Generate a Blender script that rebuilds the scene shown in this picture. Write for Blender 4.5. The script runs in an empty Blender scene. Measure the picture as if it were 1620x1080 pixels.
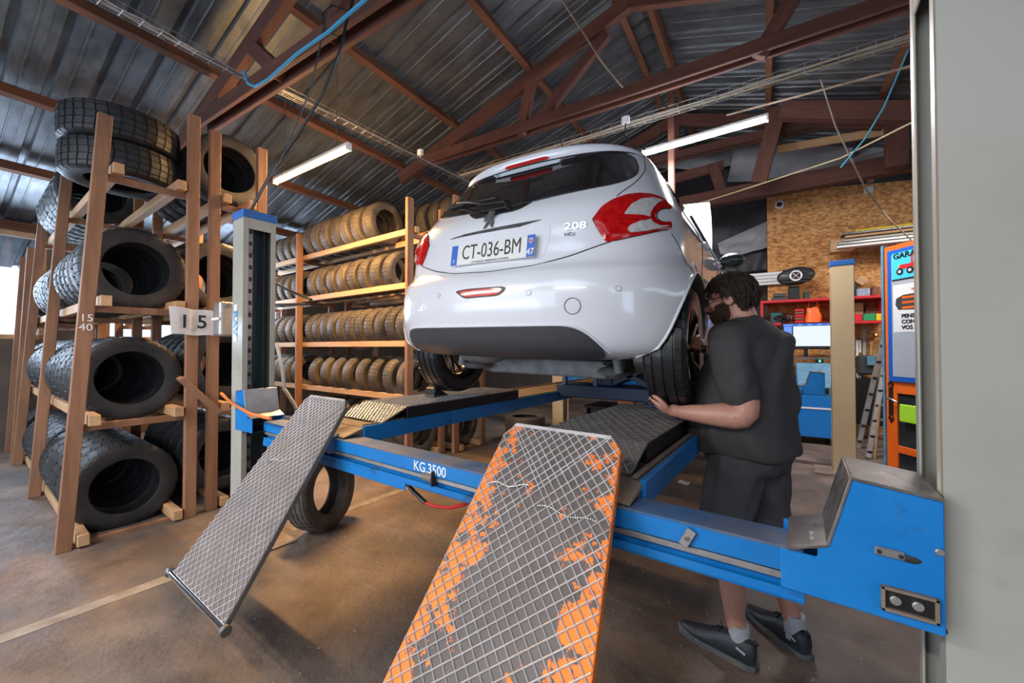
import bpy, bmesh, math, random
from mathutils import Vector, Matrix, Euler
from mathutils.geometry import delaunay_2d_cdt
random.seed(7)
PI=math.pi
SC=bpy.context.scene
COL=SC.collection
# ---------------- camera
cd=bpy.data.cameras.new('camera'); cam=bpy.data.objects.new('camera',cd); COL.objects.link(cam)
cd.sensor_width=36; cd.lens=634.25/1620*36; cd.clip_start=.05; cd.clip_end=200
cam.location=(0,0,1.38)
cam.rotation_euler=(PI/2+math.radians(.888),0,math.radians(35.79))
SC.camera=cam
# ---------------- sky
wd=bpy.data.worlds.new('sky'); SC.world=wd; wd.use_nodes=True
bg=wd.node_tree.nodes['Background']; bg.inputs[0].default_value=(.62,.78,1,1); bg.inputs[1].default_value=2.6
# ---------------- exposure
vs=SC.view_settings; vs.view_transform='Standard'; vs.look='None'; vs.gamma=1; vs.use_curve_mapping=False; vs.exposure=0.38
def area(name,loc,direction,sx,sy,power,color):
    l=bpy.data.lights.new(name,'AREA'); l.shape='RECTANGLE'; l.size=sx; l.size_y=sy; l.energy=power; l.color=color
    o=bpy.data.objects.new(name,l); COL.objects.link(o); o.location=loc
    o.rotation_euler=Vector(direction).to_track_quat('-Z','Y').to_euler(); return o
# daylight through the workshop's open door behind and left of the photographer, and its left windows
area('door_daylight',(-3.4,-4.2,2.0),(.05,1,.0),4.5,3.0,90,(.80,.88,1))
area('side_window_daylight',(-8.5,1.6,2.25),(1,.0,-.1),5.6,1.3,250,(.62,.78,1))
# ---------------- camera calibration helpers: a pixel of the photo on a chosen plane -> a point of the place
_Y=math.radians(35.79); _P=math.radians(.888); _F=634.25
_fw=Vector((-math.sin(_Y)*math.cos(_P),math.cos(_Y)*math.cos(_P),math.sin(_P))); _rt=Vector((math.cos(_Y),math.sin(_Y),0)); _up=_rt.cross(_fw)
BA=math.radians(3.7)                      # the building stands 3.7 degrees askew of the lift
MB_=Matrix.Rotation(BA,4,'Z')
def at(px,py,x=None,y=None,z=None):
    r=_fw+_rt*((px-810)/_F)-_up*((py-540)/_F); c=Vector((0,0,1.38))
    t=x/r.x if x is not None else y/r.y if y is not None else (z-1.38)/r.z
    return c+r*t
def atb(px,py,x=None,y=None,z=None):      # the same in building axes
    r=MB_.inverted()@(_fw+_rt*((px-810)/_F)-_up*((py-540)/_F)); c=Vector((0,0,1.38))
    t=x/r.x if x is not None else y/r.y if y is not None else (z-1.38)/r.z
    return c+r*t
def W(p): return MB_@Vector(p)
# ---------------- materials
def mat(name,col,rough=.6,metal=0,col2=None,scale=6,mix=.5,bump=0,bscale=40,detail=6,coat=0,stretch=None,rvar=0,emit=None,spec=None,trans=0,contrast=.18,col3=None,scale3=2.5,mix3=.5):
    m=bpy.data.materials.new(name); m.use_nodes=True; nt=m.node_tree; N=nt.nodes; L=nt.links
    b=N['Principled BSDF']; b.inputs['Base Color'].default_value=(*col,1); b.inputs['Roughness'].default_value=rough; b.inputs['Metallic'].default_value=metal
    if coat: b.inputs['Coat Weight'].default_value=coat; b.inputs['Coat Roughness'].default_value=.04
    if spec is not None: b.inputs['Specular IOR Level'].default_value=spec
    if trans: b.inputs['Transmission Weight'].default_value=trans
    if emit: b.inputs['Emission Color'].default_value=(*emit[0],1); b.inputs['Emission Strength'].default_value=emit[1]
    tc=None
    def coord():
        nonlocal tc
        if tc is None:
            t=N.new('ShaderNodeTexCoord'); o=N.new('ShaderNodeObjectInfo'); a=N.new('ShaderNodeVectorMath'); a.operation='ADD'
            mp=N.new('ShaderNodeMapping'); 
            if stretch: mp.inputs['Scale'].default_value=stretch
            sc=N.new('ShaderNodeVectorMath'); sc.operation='SCALE'; sc.inputs[0].default_value=(13,7,11)
            L.new(o.outputs['Random'],sc.inputs['Scale']); L.new(t.outputs['Object'],mp.inputs[0]); L.new(mp.outputs[0],a.inputs[0]); L.new(sc.outputs[0],a.inputs[1]); tc=a.outputs[0]
        return tc
    def noise(s,d=detail):
        n=N.new('ShaderNodeTexNoise'); n.inputs['Scale'].default_value=s; n.inputs['Detail'].default_value=d; n.inputs['Roughness'].default_value=.62; L.new(coord(),n.inputs['Vector']); return n.outputs[0]
    def ramp(src,lo,hi,c0,c1):
        r=N.new('ShaderNodeValToRGB'); L.new(src,r.inputs[0]); r.color_ramp.elements[0].position=lo; r.color_ramp.elements[1].position=hi
        r.color_ramp.elements[0].color=(*c0,1); r.color_ramp.elements[1].color=(*c1,1); return r.outputs[0]
    out=None
    if col2: out=ramp(noise(scale),mix-contrast,mix+contrast,col,col2)
    if col3:
        f=ramp(noise(scale3,3),mix3-.08,mix3+.08,(0,0,0),(1,1,1)); mx=N.new('ShaderNodeMixRGB'); L.new(f,mx.inputs[0])
        if out: L.new(out,mx.inputs[1])
        else: mx.inputs[1].default_value=(*col,1)
        mx.inputs[2].default_value=(*col3,1); out=mx.outputs[0]
    if out: L.new(out,b.inputs['Base Color'])
    if rvar: L.new(ramp(noise(scale*1.7),.3,.7,(max(0,rough-rvar),)*3,(min(1,rough+rvar),)*3),b.inputs['Roughness'])
    if bump:
        bp=N.new('ShaderNodeBump'); bp.inputs['Strength'].default_value=min(1,bump); bp.inputs['Distance'].default_value=.01; L.new(noise(bscale),bp.inputs['Height']); L.new(bp.outputs[0],b.inputs['Normal'])
    return m
M={}
M['floor']=mat('concrete floor',(.115,.078,.058),.62,0,(.25,.18,.135),1.9,.5,.8,16,12,rvar=.2,contrast=.13,col3=(.10,.085,.08),scale3=.9,mix3=.56)
M['wood']=mat('stained timber',(.20,.092,.048),.7,0,(.35,.18,.10),9,.5,.35,30,stretch=(1,1,.12))
M['beam']=mat('old brown beam',(.055,.018,.012),.8,0,(.125,.045,.028),5,.5,.5,26,stretch=(.18,1,1))
M['beamy']=mat('old brown purlin',(.085,.03,.014),.8,0,(.19,.075,.035),5,.5,.5,26,stretch=(1,.18,1))
M['woodpale']=mat('raw pine',(.42,.23,.11),.7,0,(.60,.38,.20),8,.5,.3,30,stretch=(.12,1,1))
M['sheet']=mat('dull zinc roof sheet',(.085,.095,.105),.40,.45,(.16,.175,.19),7,.5,.12,60,stretch=(.35,1,1),rvar=.12)
M['rubber']=mat('tyre rubber',(.014,.014,.016),.55,0,(.045,.042,.042),5,.55,.15,80,rvar=.12)
M['rubberdustlit']=mat('dusty lamplit tyre rubber',(.045,.038,.034),.62,0,(.17,.135,.10),4,.52,.15,80,rvar=.12)  # dust colour, lightened to hold the warm lamp's light as well
M['rubberwet']=mat('clean tyre rubber',(.012,.012,.013),.32,0,(.02,.02,.022),8,.5,.1,80)
M['cream']=mat('cream enamel',(.41,.40,.35),.38,0,(.36,.35,.30),3,.6,.06,30,rvar=.1,col3=(.30,.29,.255),scale3=5,mix3=.68)
M['blue']=mat('lift blue paint',(.0,.165,.50),.4,0,(.01,.21,.57),4,.5,.06,30,rvar=.1,col3=(.02,.06,.14),scale3=9,mix3=.70)
M['bluetop']=mat('worn blue paint',(.03,.13,.32),.5,.2,(.17,.17,.20),6,.52,.1,40,rvar=.15)
M['bluecap']=mat('flat blue paint',(.02,.13,.42),.5)
M['steel']=mat('worn steel',(.34,.33,.32),.36,.9,(.22,.20,.19),10,.55,.1,60,rvar=.15)
M['galv']=mat('galvanised steel',(.55,.55,.55),.38,.8,(.42,.41,.40),18,.5,.05,60)
M['dirtysteel']=mat('dirty brown steel',(.17,.125,.095),.65,.15,(.30,.23,.175),5,.5,.2,50,rvar=.15)
M['darkmetal']=mat('dark grime',(.02,.02,.025),.5,.3,(.045,.04,.04),10)
M['channelshade']=mat('dark channel inside',(.025,.03,.045),.45,.2,(.03,.06,.05),1.4,.5)
M['ramp']=mat('worn ramp plate',(.15,.125,.115),.6,.2,(.20,.165,.15),8,.5,.2,60,rvar=.15)
M['rampo']=mat('orange painted ramp plate',(.86,.21,.02),.5,0,(.55,.12,.02),20,.6)
M['strand']=mat('rubbed steel mesh',(.80,.79,.82),.32,.45,(.58,.53,.52),9,.55)
M['black']=mat('black plastic',(.012,.012,.013),.4)
M['blackmat']=mat('dark grey plastic',(.045,.047,.052),.42,0,(.06,.062,.068),60,.5,.1,200)
M['white']=mat('white paint',(.82,.82,.82),.5)
M['chrome']=mat('chrome',(.8,.8,.82),.1,1)
M['red']=mat('red paint',(.62,.02,.03),.4)
M['orange']=mat('orange paint',(.95,.16,.01),.42,0,(.85,.13,.01),5)
M['redrub']=mat('red hose',(.55,.01,.01),.4)
M['lamp']=mat('tube light',(1,1,1),.5,emit=((1,.98,1),7))
M['lampw']=mat('warm tube light',(1,.8,.5),.5,emit=((1,.80,.46),1.7))
def obj_uv(m): pass
# ---------------- mesh builder
class MB:
    def __init__(s): s.v=[]; s.f=[]; s.m=[]; s.mi=0
    def add(s,vs,fs,mi=None):
        o=len(s.v); s.v+= [tuple(v) for v in vs]; s.f+=[tuple(i+o for i in f) for f in fs]; s.m+=[s.mi if mi is None else mi]*len(fs); return s
    def box(s,c,d,rot=None,mi=None):
        x,y,z=[k/2 for k in d]; P=[Vector(p) for p in ((-x,-y,-z),(x,-y,-z),(x,y,-z),(-x,y,-z),(-x,-y,z),(x,-y,z),(x,y,z),(-x,y,z))]
        if rot is not None: R=rot if isinstance(rot,Matrix) else Euler(rot).to_matrix(); P=[R@p for p in P]
        c=Vector(c); return s.add([c+p for p in P],[(3,2,1,0),(4,5,6,7),(0,1,5,4),(1,2,6,5),(2,3,7,6),(3,0,4,7)],mi)
    def b2(s,a,b,mi=None): return s.box([(a[i]+b[i])/2 for i in range(3)],[abs(b[i]-a[i]) for i in range(3)],None,mi)
    def bar(s,a,b,w,h,up=(0,0,1),mi=None):
        a=Vector(a);b=Vector(b);d=(b-a);L=d.length;d.normalize();u=Vector(up); 
        if abs(d.dot(u))>.99: u=Vector((1,0,0))
        sx=d.cross(u).normalized(); u=sx.cross(d); R=Matrix((d,sx,u)).transposed(); return s.box((a+b)/2,(L,w,h),R,mi)
    def tube(s,pts,r,n=8,mi=None,caps=True,closed=False):
        pts=[Vector(p) for p in pts]; rs=r if isinstance(r,(list,tuple)) else [r]*len(pts); V=[];Fs=[]; pu=None
        for i,p in enumerate(pts):
            a=pts[i-1] if i>0 else (pts[-1] if closed else p); b=pts[i+1] if i+1<len(pts) else (pts[0] if closed else p); d=(b-a).normalized()
            if pu is None: pu=d.orthogonal().normalized()
            pu=(pu-d*pu.dot(d)).normalized(); w=d.cross(pu)
            for k in range(n):
                t=2*PI*k/n; V.append(p+(pu*math.cos(t)+w*math.sin(t))*rs[i])
        for i in range(len(pts)-1+(1 if closed else 0)):
            j=(i+1)%len(pts)
            for k in range(n): Fs.append((i*n+k,i*n+(k+1)%n,j*n+(k+1)%n,j*n+k))
        if caps and not closed: Fs.append(tuple(range(n-1,-1,-1))); Fs.append(tuple((len(pts)-1)*n+k for k in range(n)))
        return s.add(V,Fs,mi)
    def cyl(s,a,b,r,n=16,mi=None,r2=None): return s.tube([a,b],[r,r if r2 is None else r2],n,mi)
    def lathe(s,prof,n,c=(0,0,0),axis='x',mi=None,closed=False,rmod=None):
        V=[];Fs=[];m=len(prof)
        for k in range(n):
            t=2*PI*k/n
            for j,(a,r) in enumerate(prof):
                if rmod: r=rmod(j,k,r)
                u,w=r*math.cos(t),r*math.sin(t)
                p={'x':(a,u,w),'y':(u,a,w),'z':(u,w,a)}[axis]; V.append((p[0]+c[0],p[1]+c[1],p[2]+c[2]))
        for k in range(n):
            for j in range(m if closed else m-1):
                q=(j+1)%m; K=(k+1)%n; f=(k*m+j,K*m+j,K*m+q,k*m+q); Fs.append(f if axis!='y' else f[::-1])
        return s.add(V,Fs,mi)
    def prism(s,poly,a,b,axis='y',mi=None):
        n=len(poly); g={'y':lambda p,t:(p[0],t,p[1]),'x':lambda p,t:(t,p[0],p[1]),'z':lambda p,t:(p[0],p[1],t)}[axis]
        V=[g(p,a) for p in poly]+[g(p,b) for p in poly]
        return s.add(V,[tuple(range(n)),tuple(range(2*n-1,n-1,-1))]+[(i,i+n,(i+1)%n+n,(i+1)%n) for i in range(n)],mi)
    def ell(s,c,r,n=16,m=10,rot=None,mi=None):
        V=[];R=Euler(rot).to_matrix() if rot is not None and not isinstance(rot,Matrix) else rot
        c=Vector(c)
        for i in range(m+1):
            a=PI*i/m
            for k in range(n):
                t=2*PI*k/n; p=Vector((r[0]*math.sin(a)*math.cos(t),r[1]*math.sin(a)*math.sin(t),r[2]*math.cos(a))); V.append(c+(R@p if R else p))
        return s.add(V,[(i*n+k,(i+1)*n+k,(i+1)*n+(k+1)%n,i*n+(k+1)%n) for i in range(m) for k in range(n)],mi)
    def mesh(s,name,mats,smooth=None,bevel=0,fix=True,seg=1):
        me=bpy.data.meshes.new(name); me.from_pydata(s.v,[],s.f)
        for m in (mats if isinstance(mats,(list,tuple)) else [mats]): me.materials.append(M[m] if isinstance(m,str) else m)
        me.polygons.foreach_set('material_index',s.m)
        bm=bmesh.new(); bm.from_mesh(me)
        bmesh.ops.remove_doubles(bm,verts=bm.verts,dist=1e-5) if smooth else None
        if fix: bmesh.ops.recalc_face_normals(bm,faces=bm.faces)
        if bevel:
            es=[e for e in bm.edges if len(e.link_faces)==2 and e.calc_face_angle(0)>.6]
            bmesh.ops.bevel(bm,geom=es,offset=bevel,segments=seg,affect='EDGES',clamp_overlap=True,profile=.5)
        bm.to_mesh(me); bm.free()
        if smooth:
            me.shade_smooth() if hasattr(me,'shade_smooth') else None
            ang=smooth if smooth is not True else .7
            me.set_sharp_from_angle(angle=ang)
        return me
    def build(s,name,mats,parent=None,**k):
        me=s.mesh(name,mats,**k); return link(name,me,parent)
def link(name,me,parent=None):
    o=bpy.data.objects.new(name,me); COL.objects.link(o)
    if parent is not None: o.parent=parent
    return o
def tag(o,label=None,cat=None,group=None,kind=None):
    if label:o['label']=label
    if cat:o['category']=cat
    if group:o['group']=group
    if kind:o['kind']=kind
    return o
def thing(name,label,cat,loc=(0,0,0),rz=0,group=None):
    o=bpy.data.objects.new(name,None); COL.objects.link(o); o.location=loc; o.rotation_euler=(0,0,rz); o.empty_display_size=.1
    return tag(o,label,cat,group)
def struct(name):
    o=bpy.data.objects.new(name,None); COL.objects.link(o); o['kind']='structure'; return o
def evalmesh(o,name):
    dg=bpy.context.evaluated_depsgraph_get(); dg.update(); me=bpy.data.meshes.new_from_object(o.evaluated_get(dg)); me.name=name; return me
def text(name,body,size,mtx,material,parent=None,depth=.0006,xs=1,align='CENTER',bold=0):
    c=bpy.data.curves.new(name,'FONT'); c.body=body; c.size=size; c.extrude=depth; c.align_x=align; c.align_y='CENTER'; c.offset=bold; c.resolution_u=3
    o=bpy.data.objects.new(name,c); COL.objects.link(o); me=evalmesh(o,name); bpy.data.objects.remove(o)
    me.transform(Matrix.Diagonal((xs,1,1,1))); me.transform(mtx); me.materials.clear(); me.materials.append(M[material] if isinstance(material,str) else material)
    return link(name,me,parent)
def frame(o,x,y):    # matrix whose x axis is x, y axis is y
    x=Vector(x).normalized(); y=Vector(y); z=x.cross(y).normalized(); y=z.cross(x); m=Matrix((x,y,z)).transposed().to_4x4(); m.translation=Vector(o); return m
def ordn(i): return ['first','second','third','fourth','fifth','sixth','seventh','eighth','ninth','tenth','eleventh','twelfth','thirteenth','fourteenth','fifteenth','sixteenth'][i]
# ---- car body surface: s = 0..1 round the rear corner, beyond 1 metres along the side; z = height above ground
CK=[(.29,.16,.78,.42,2.6,3.70),(.33,.075,.835,.45,2.6,3.80),(.42,.03,.875,.48,2.6,3.88),(.56,.0,.888,.50,2.5,3.92),(.66,.012,.885,.50,2.5,3.92),
(.715,.035,.88,.49,2.5,3.90),(.75,.075,.862,.47,2.5,3.86),(.86,.10,.855,.46,2.5,3.80),(.98,.12,.84,.46,2.5,3.70),(1.04,.15,.815,.46,2.6,3.30),(1.10,.205,.785,.45,2.8,2.95),
(1.22,.315,.725,.44,3.0,2.60),(1.34,.425,.665,.43,3.2,2.25),(1.375,.447,.645,.44,3.2,2.15),(1.39,.436,.63,.45,3.0,2.08),(1.425,.422,.61,.46,2.8,2.0),(1.455,.44,.56,.46,2.6,1.92),(1.48,.54,.48,.46,2.4,1.82),(1.50,.80,.30,.40,2.2,1.6)]
def carkey(z):
    z=min(max(z,CK[0][0]),CK[-1][0])
    for i in range(len(CK)-1):
        a,b=CK[i],CK[i+1]
        if z<=b[0]:
            t=(z-a[0])/(b[0]-a[0])
            p=CK[i-1] if i>0 else a; q=CK[i+2] if i+2<len(CK) else b
            o=[]
            for k in range(1,6):
                d=(b[k]-a[k])/(b[0]-a[0]); m0=(b[k]-p[k])/(b[0]-p[0]) if i>0 else d; m1=(q[k]-a[k])/(q[0]-a[0]) if i+2<len(CK) else d
                if m0*d<=0:m0=0
                if m1*d<=0:m1=0
                m0=max(-3*abs(d),min(3*abs(d),m0));m1=max(-3*abs(d),min(3*abs(d),m1)); h=b[0]-a[0]
                o.append((2*t**3-3*t*t+1)*a[k]+(t**3-2*t*t+t)*h*m0+(-2*t**3+3*t*t)*b[k]+(t**3-t*t)*h*m1)
            return o
def carpt(s,z,side=1):
    yr,w,D,n,yf=carkey(z)
    if s<=1:
        th=s*math.pi/2; x=w*abs(math.sin(th))**(2/n); y=yr+D*(1-abs(math.cos(th))**(2/n))
    else: x=w; y=yr+D+(s-1)
    for ya in (.62,3.18):
        r=math.hypot(y-ya,z-.35)
        x+=.022*math.exp(-((r-.36)/.07)**2)*min(1,max(0,(x-.6)/.15))*(1 if z<.8 else max(0,1-(z-.8)/.1))
    return (side*x,y,z)
def carpn(s,z,side=1,off=0):
    p=carpt(s,z,side); e=.004
    a=carpt(s+e,z,side);b=carpt(max(s-e,.0005),z,side);c=carpt(s,z+e,side);d=carpt(s,z-e,side)
    u=[a[i]-b[i] for i in range(3)];v=[c[i]-d[i] for i in range(3)]
    n=[u[1]*v[2]-u[2]*v[1],u[2]*v[0]-u[0]*v[2],u[0]*v[1]-u[1]*v[0]];L=math.sqrt(sum(k*k for k in n)) or 1
    n=[k/L*side for k in n]
    return tuple(p[i]+n[i]*off for i in range(3))
def s_of_x(x,z):
    yr,w,D,n,yf=carkey(z); r=min(1,abs(x)/w); return math.asin(r**(n/2))/(math.pi/2)
CAR_LOC=(-1.303,1.553,1.034);CAR_ROT=(.055,.02,.04)
# ================= the building =================
# floor
m=MB(); n=60; x0,x1,y0,y1=-13,6,-5,11
for i in range(n+1):
    for j in range(n+1):
        x=x0+(x1-x0)*i/n; y=y0+(y1-y0)*j/n; m.v.append((x,y,.0))
for i in range(n):
    for j in range(n): m.f.append((i*(n+1)+j,(i+1)*(n+1)+j,(i+1)*(n+1)+j+1,i*(n+1)+j+1)); m.m.append(0)
fl=m.build('floor','floor'); fl['kind']='structure'
RX=-1.235; RZ=5.44; SL=.32     # ridge line and slope, building axes
def roofz(x): return RZ-SL*abs(x-RX)
roof=struct('ceiling')
# ribbed roof sheets, each one its own piece
def sheet_mesh(sign,run):
    m=MB(); per=.30; xs=[]
    for k in range(3):
        b=k*per
        xs+= [(b,0),(b+.06,0),(b+.075,.035),(b+.115,.035),(b+.13,0),(b+.205,0),(b+.21,-.008),(b+.22,-.008),(b+.225,0)]
    xs.append((.92,0))
    nn=len(xs)
    for t in (0,1):
        for y,z in xs: m.v.append((sign*run*t,y,z-SL*run*t))
    for i in range(nn-1): m.f.append((i,i+1,nn+i+1,nn+i)); m.m.append(0)
    return m.mesh('roof_sheet','sheet',fix=False)
for sg,run in ((-1,8.9),(1,6.5)):
    me=sheet_mesh(sg,run)
    for k in range(17):
        o=link('roof_sheet',me,roof); o.location=W((RX,-4.6+k*.9,RZ+.06+(.004 if k%2 else 0))); o.rotation_euler=(0,0,BA)
# purlins
for px in (-8.6,-7.3,-6.1,-4.83,-3.74,-2.53,-1.40,-1.07,.1,1.3,2.6,3.9):
    m=MB(); m.box((0,0,0),(.075,14,.11),(0,math.atan(SL)*(-1 if px<RX else 1),0))
    o=m.build('purlin','beamy',roof,bevel=.004); o.location=W((px,3.0,roofz(px)-.045)); o.rotation_euler=(0,0,BA)
# walls
def wallbox(name,mt,boxes):
    m=MB()
    for a,b in boxes: m.b2(a,b)
    o=m.build(name,mt); o.matrix_world=MB_; o['kind']='structure'; return o
M['wall']=mat('dark block wall',(.10,.075,.06),.9,0,(.15,.115,.09),2,.5,.4,20)
M['metalwall']=mat('grey cladding',(.16,.17,.19),.6,.3,(.22,.23,.25),3)
# left gable wall with a window band
wallbox('wall_left','wall',[((-8.8,-5,0),(-8.6,10.2,1.5)),((-8.8,-5,2.97),(-8.6,10.2,3.08)),((-8.8,-5,1.5),(-8.6,-1.4,2.97)),((-8.8,1.3,1.5),(-8.6,1.9,2.97)),((-8.8,4.6,1.5),(-8.6,10.2,2.97))])
M['glass']=mat('pane',(.85,.92,1),.05,trans=1)
for k,(a,b) in enumerate(((-1.4,1.3),(1.9,4.6))):
    w=struct('window_%d'%(k+1)); w.matrix_world=MB_
    m=MB(); m.b2((-8.78,a,1.5),(-8.62,a+.06,2.97)).b2((-8.78,b-.06,1.5),(-8.62,b,2.97)).b2((-8.78,a,1.5),(-8.62,b,1.56)).b2((-8.78,a,2.91),(-8.62,b,2.97)).b2((-8.76,(a+b)/2-.03,1.52),(-8.64,(a+b)/2+.03,2.95))
    m.build('window_frame','woodpale',w)
    for q in (0,1):
        c=(a+b)/2; lo,hi=(a+.06,c-.03) if q==0 else (c+.03,b-.06); MB().b2((-8.705,lo,1.56),(-8.695,hi,2.91)).build('window_pane','glass',w)
wallbox('wall_far','wall',[((-9.6,9.9,0),(5,10.1,2.8)),((-7.2,9.9,2.8),(3.6,10.1,3.5)),((-5.2,9.9,3.5),(2.2,10.1,4.2)),((-3.4,9.9,4.2),(.6,10.1,4.7))])
wallbox('wall_front_unseen','wall',[((-2.6,-4.9,0),(5,-4.7,3.4)),((-9.6,-4.9,2.55),(-2.6,-4.7,3.2)),((-6,-4.9,3.1),(3,-4.7,4.4))])  # unseen wall added to hold back sky light, open at the left
wallbox('wall_right','wall',[((4.6,-1,0),(4.8,9.9,2.9))])
# ---- roof trusses
def truss(name,label,yb,zt,xl,xr,post_x,king=True,w=.10,dr=0):
    t=thing(name,label,'roof truss',W((0,yb,0)),BA)
    def B(nm,a,b,ww,hh,dy=0,mm='beam'):
        m=MB(); a=Vector((a[0],dy,a[1])); b=Vector((b[0],dy,b[1])); L=(b-a).length
        m.box((0,0,0),(L,ww,hh)); o=m.build(nm,mm,t,bevel=.006); d=(b-a).normalized(); o.location=(a+b)/2; o.rotation_euler=(0,-math.atan2(d.z,d.x),0); return o
    rz=lambda x: roofz(x)-.19+dr
    for dy in (-.06,.06): B('tie_beam',(xl,zt),(xr,zt),.045,.13,dy)
    B('rafter',(xl-.6,rz(xl-.6)),(RX,rz(RX)),.08,.18); B('rafter',(RX,rz(RX)),(xr+.4,rz(xr+.4)),.08,.18)
    if king: B('king_post',(RX,zt-.05),(RX,rz(RX)),.10,.13)
    for a,b in post_x: B('strut',a,b,.085,.13)
    return t
truss('roof_truss','near brown timber roof truss with double lower chord above the left tyre rack',1.86,3.77,-5.1,3.6,[((-3.55,3.77),(-4.1,4.25)),((-2.86,3.77),(-2.1,4.9)),((.4,3.77),(-.4,4.9))],dr=-.12)
truss('roof_truss','dark brown timber roof truss crossing above the raised white car',4.46,4.22,-4.3,3.6,[((-2.66,4.15),(-2.5,4.80)),((-.02,4.15),(.35,4.75)),((-2.4,4.25),(-1.5,5.0))],king=False)
truss('roof_truss','rear timber roof truss behind the white tube light',7.2,4.62,-3.4,1.0,[])
# king post of pale timber hanging from the ridge
m=MB(); m.box((0,0,0),(.07,.07,2.2)); o=m.build('hanging_post','beam',bevel=.004); p=atb(1062,230,y=5.5); o.location=W(p)+Vector((0,0,-.1)); tag(o,'thin brown timber post hanging from the ridge behind the white tube light','post')
m=MB(); m.b2((-.45,-.02,-.2),(.45,.02,.2)); 
# far right framing: beams above the OSB wall
def beam(label,p,q,yb,w,h,name='timber_beam',mt='beam',yq=None):
    a=W(atb(*p,y=yb)); b=W(atb(*q,y=yb if yq is None else yq)); m=MB(); L=(b-a).length; m.box((0,0,0),(L,w,h)); o=m.build(name,mt,bevel=.006); o.location=(a+b)/2
    d=(b-a).normalized(); sx=d.cross(Vector((0,0,1))).normalized(); o.rotation_euler=Matrix((d,-sx,d.cross(-sx))).transposed().to_euler(); tag(o,label,'beam'); return o
beam('heavy reddish beam running just above the chipboard wall',(1075,325),(1470,250),7.3,.16,.24)
beam('dark level beam high under the roof beside the right lift post',(1235,176),(1470,178),6.4,.14,.22)
beam('broken bare pale batten hanging in front of the grey tarpaulin',(1230,236),(1415,205),7.4,.05,.11,'batten','woodpale')
beam('short upright reddish timber between the two right-hand beams',(1418,185),(1418,265),7.0,.14,.22,'timber_post')
beam('sloping dark strut below the white tube light',(1232,170),(1200,290),6.8,.1,.2,'timber_post')
beam('small reddish crossbeam low left of the chipboard wall',(1060,285),(1145,262),7.4,.08,.16)
beam('short reddish upright under the small crossbeam',(1128,262),(1145,312),7.35,.08,.16,'timber_post')
# dark void board behind
M['void']=mat('dark boards',(.018,.016,.018),.9,0,(.035,.03,.03),3)
# OSB partition
M['osb']=mat('oriented strand board',(.50,.20,.05),.75,0,(.84,.45,.17),30,.5,.35,60,stretch=(.6,1,1.2),contrast=.09,col3=(.30,.12,.035),scale3=14,mix3=.63)
def osb():
    t=struct('wall_back'); t.matrix_world=MB_
    yb=8.25; l=atb(1213,305,y=yb); r=atb(1460,283,y=yb)
    zt=lambda x: l.z+(r.z-l.z)*(x-l.x)/(r.x-l.x)
    xs=[l.x,l.x+1.22,l.x+2.44,l.x+3.66,l.x+4.88]
    for a,b in zip(xs,xs[1:]):
        for z0,z1 in ((0,1.25),(1.251,2.50),(2.501,None)):
            m=MB(); zz=(zt(a),zt(b)) if z1 is None else (z1,z1)
            m.prism([(a+.0004,z0),(b-.0004,z0),(b-.0004,zz[1]),(a+.0004,zz[0])],yb,yb+.018); m.build('osb_panel','osb',t)
    return l,r
OL,OR=osb()
# tarpaulins
M['tarpd']=mat('black tarpaulin',(.02,.02,.025),.5,0,(.04,.04,.045),3,.5,.4,6)
M['tarpg']=mat('grey tarpaulin',(.30,.30,.31),.45,0,(.42,.42,.43),2,.5,.4,5)
def cloth(name,label,pts,mt,amp=.05,nu=26,nv=14,seed=1,th=.004):
    # pts: four corners (tl,tr,br,bl) in world; hanging folds
    rnd=random.Random(seed); a,b,c,d=[Vector(p) for p in pts]; nrm=(b-a).cross(d-a).normalized(); ph=[rnd.uniform(0,6) for _ in range(6)]
    m=MB()
    for s in (0,1):
        for j in range(nv+1):
            for i in range(nu+1):
                u,v=i/nu,j/nv; p=(a*(1-u)+b*u)*(1-v)+(d*(1-u)+c*u)*v
                w=amp*(math.sin(u*14+v*5+ph[0])*.5+math.sin(u*6-v*9+ph[1])*.6+math.sin(v*13+u*3+ph[2])*.3+math.sin(u*27+v*17+ph[3])*.15)*(.3+.7*v)
                m.v.append(p+nrm*(w+s*th)+Vector((0,0,-amp*1.5*math.sin(PI*u)*v)))
    o=(nu+1)*(nv+1)
    for j in range(nv):
        for i in range(nu):
            q=j*(nu+1)+i; m.f+= [(q,q+1,q+nu+2,q+nu+1),(o+q+nu+1,o+q+nu+2,o+q+1,o+q)]; m.m+=[0,0]
    ob=m.build(name,mt,smooth=True,fix=False); tag(ob,label,'tarpaulin'); return ob
def wp(px,py,yb): return W(atb(px,py,y=yb))
cloth('tarpaulin','grey plastic tarpaulin sagging between the right-hand roof beams',[wp(1180,172,8.6),wp(1440,195,8.6),wp(1440,240,8.5),wp(1150,285,8.5)],'tarpg',.08,seed=3)
cloth('tarpaulin','black tarpaulin hanging behind the whole rear framing above the chipboard',[wp(1000,190,9.3),wp(1520,205,9.3),wp(1520,330,9.3),wp(1000,360,9.3)],'tarpd',.08,40,20,seed=5)
cloth('tarpaulin','striped dark grey tarpaulin hanging behind the raised bonnet left of the chipboard wall',[wp(1120,335,8.7),wp(1213,318,8.7),wp(1213,425,8.7),wp(1120,425,8.7)],'tarpd',.04,seed=8)
cloth('tarpaulin','light grey strip of tarpaulin beside the chipboard wall edge',[wp(1135,385,8.6),wp(1213,350,8.6),wp(1213,392,8.55),wp(1140,402,8.55)],'tarpg',.03,seed=9)
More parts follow.
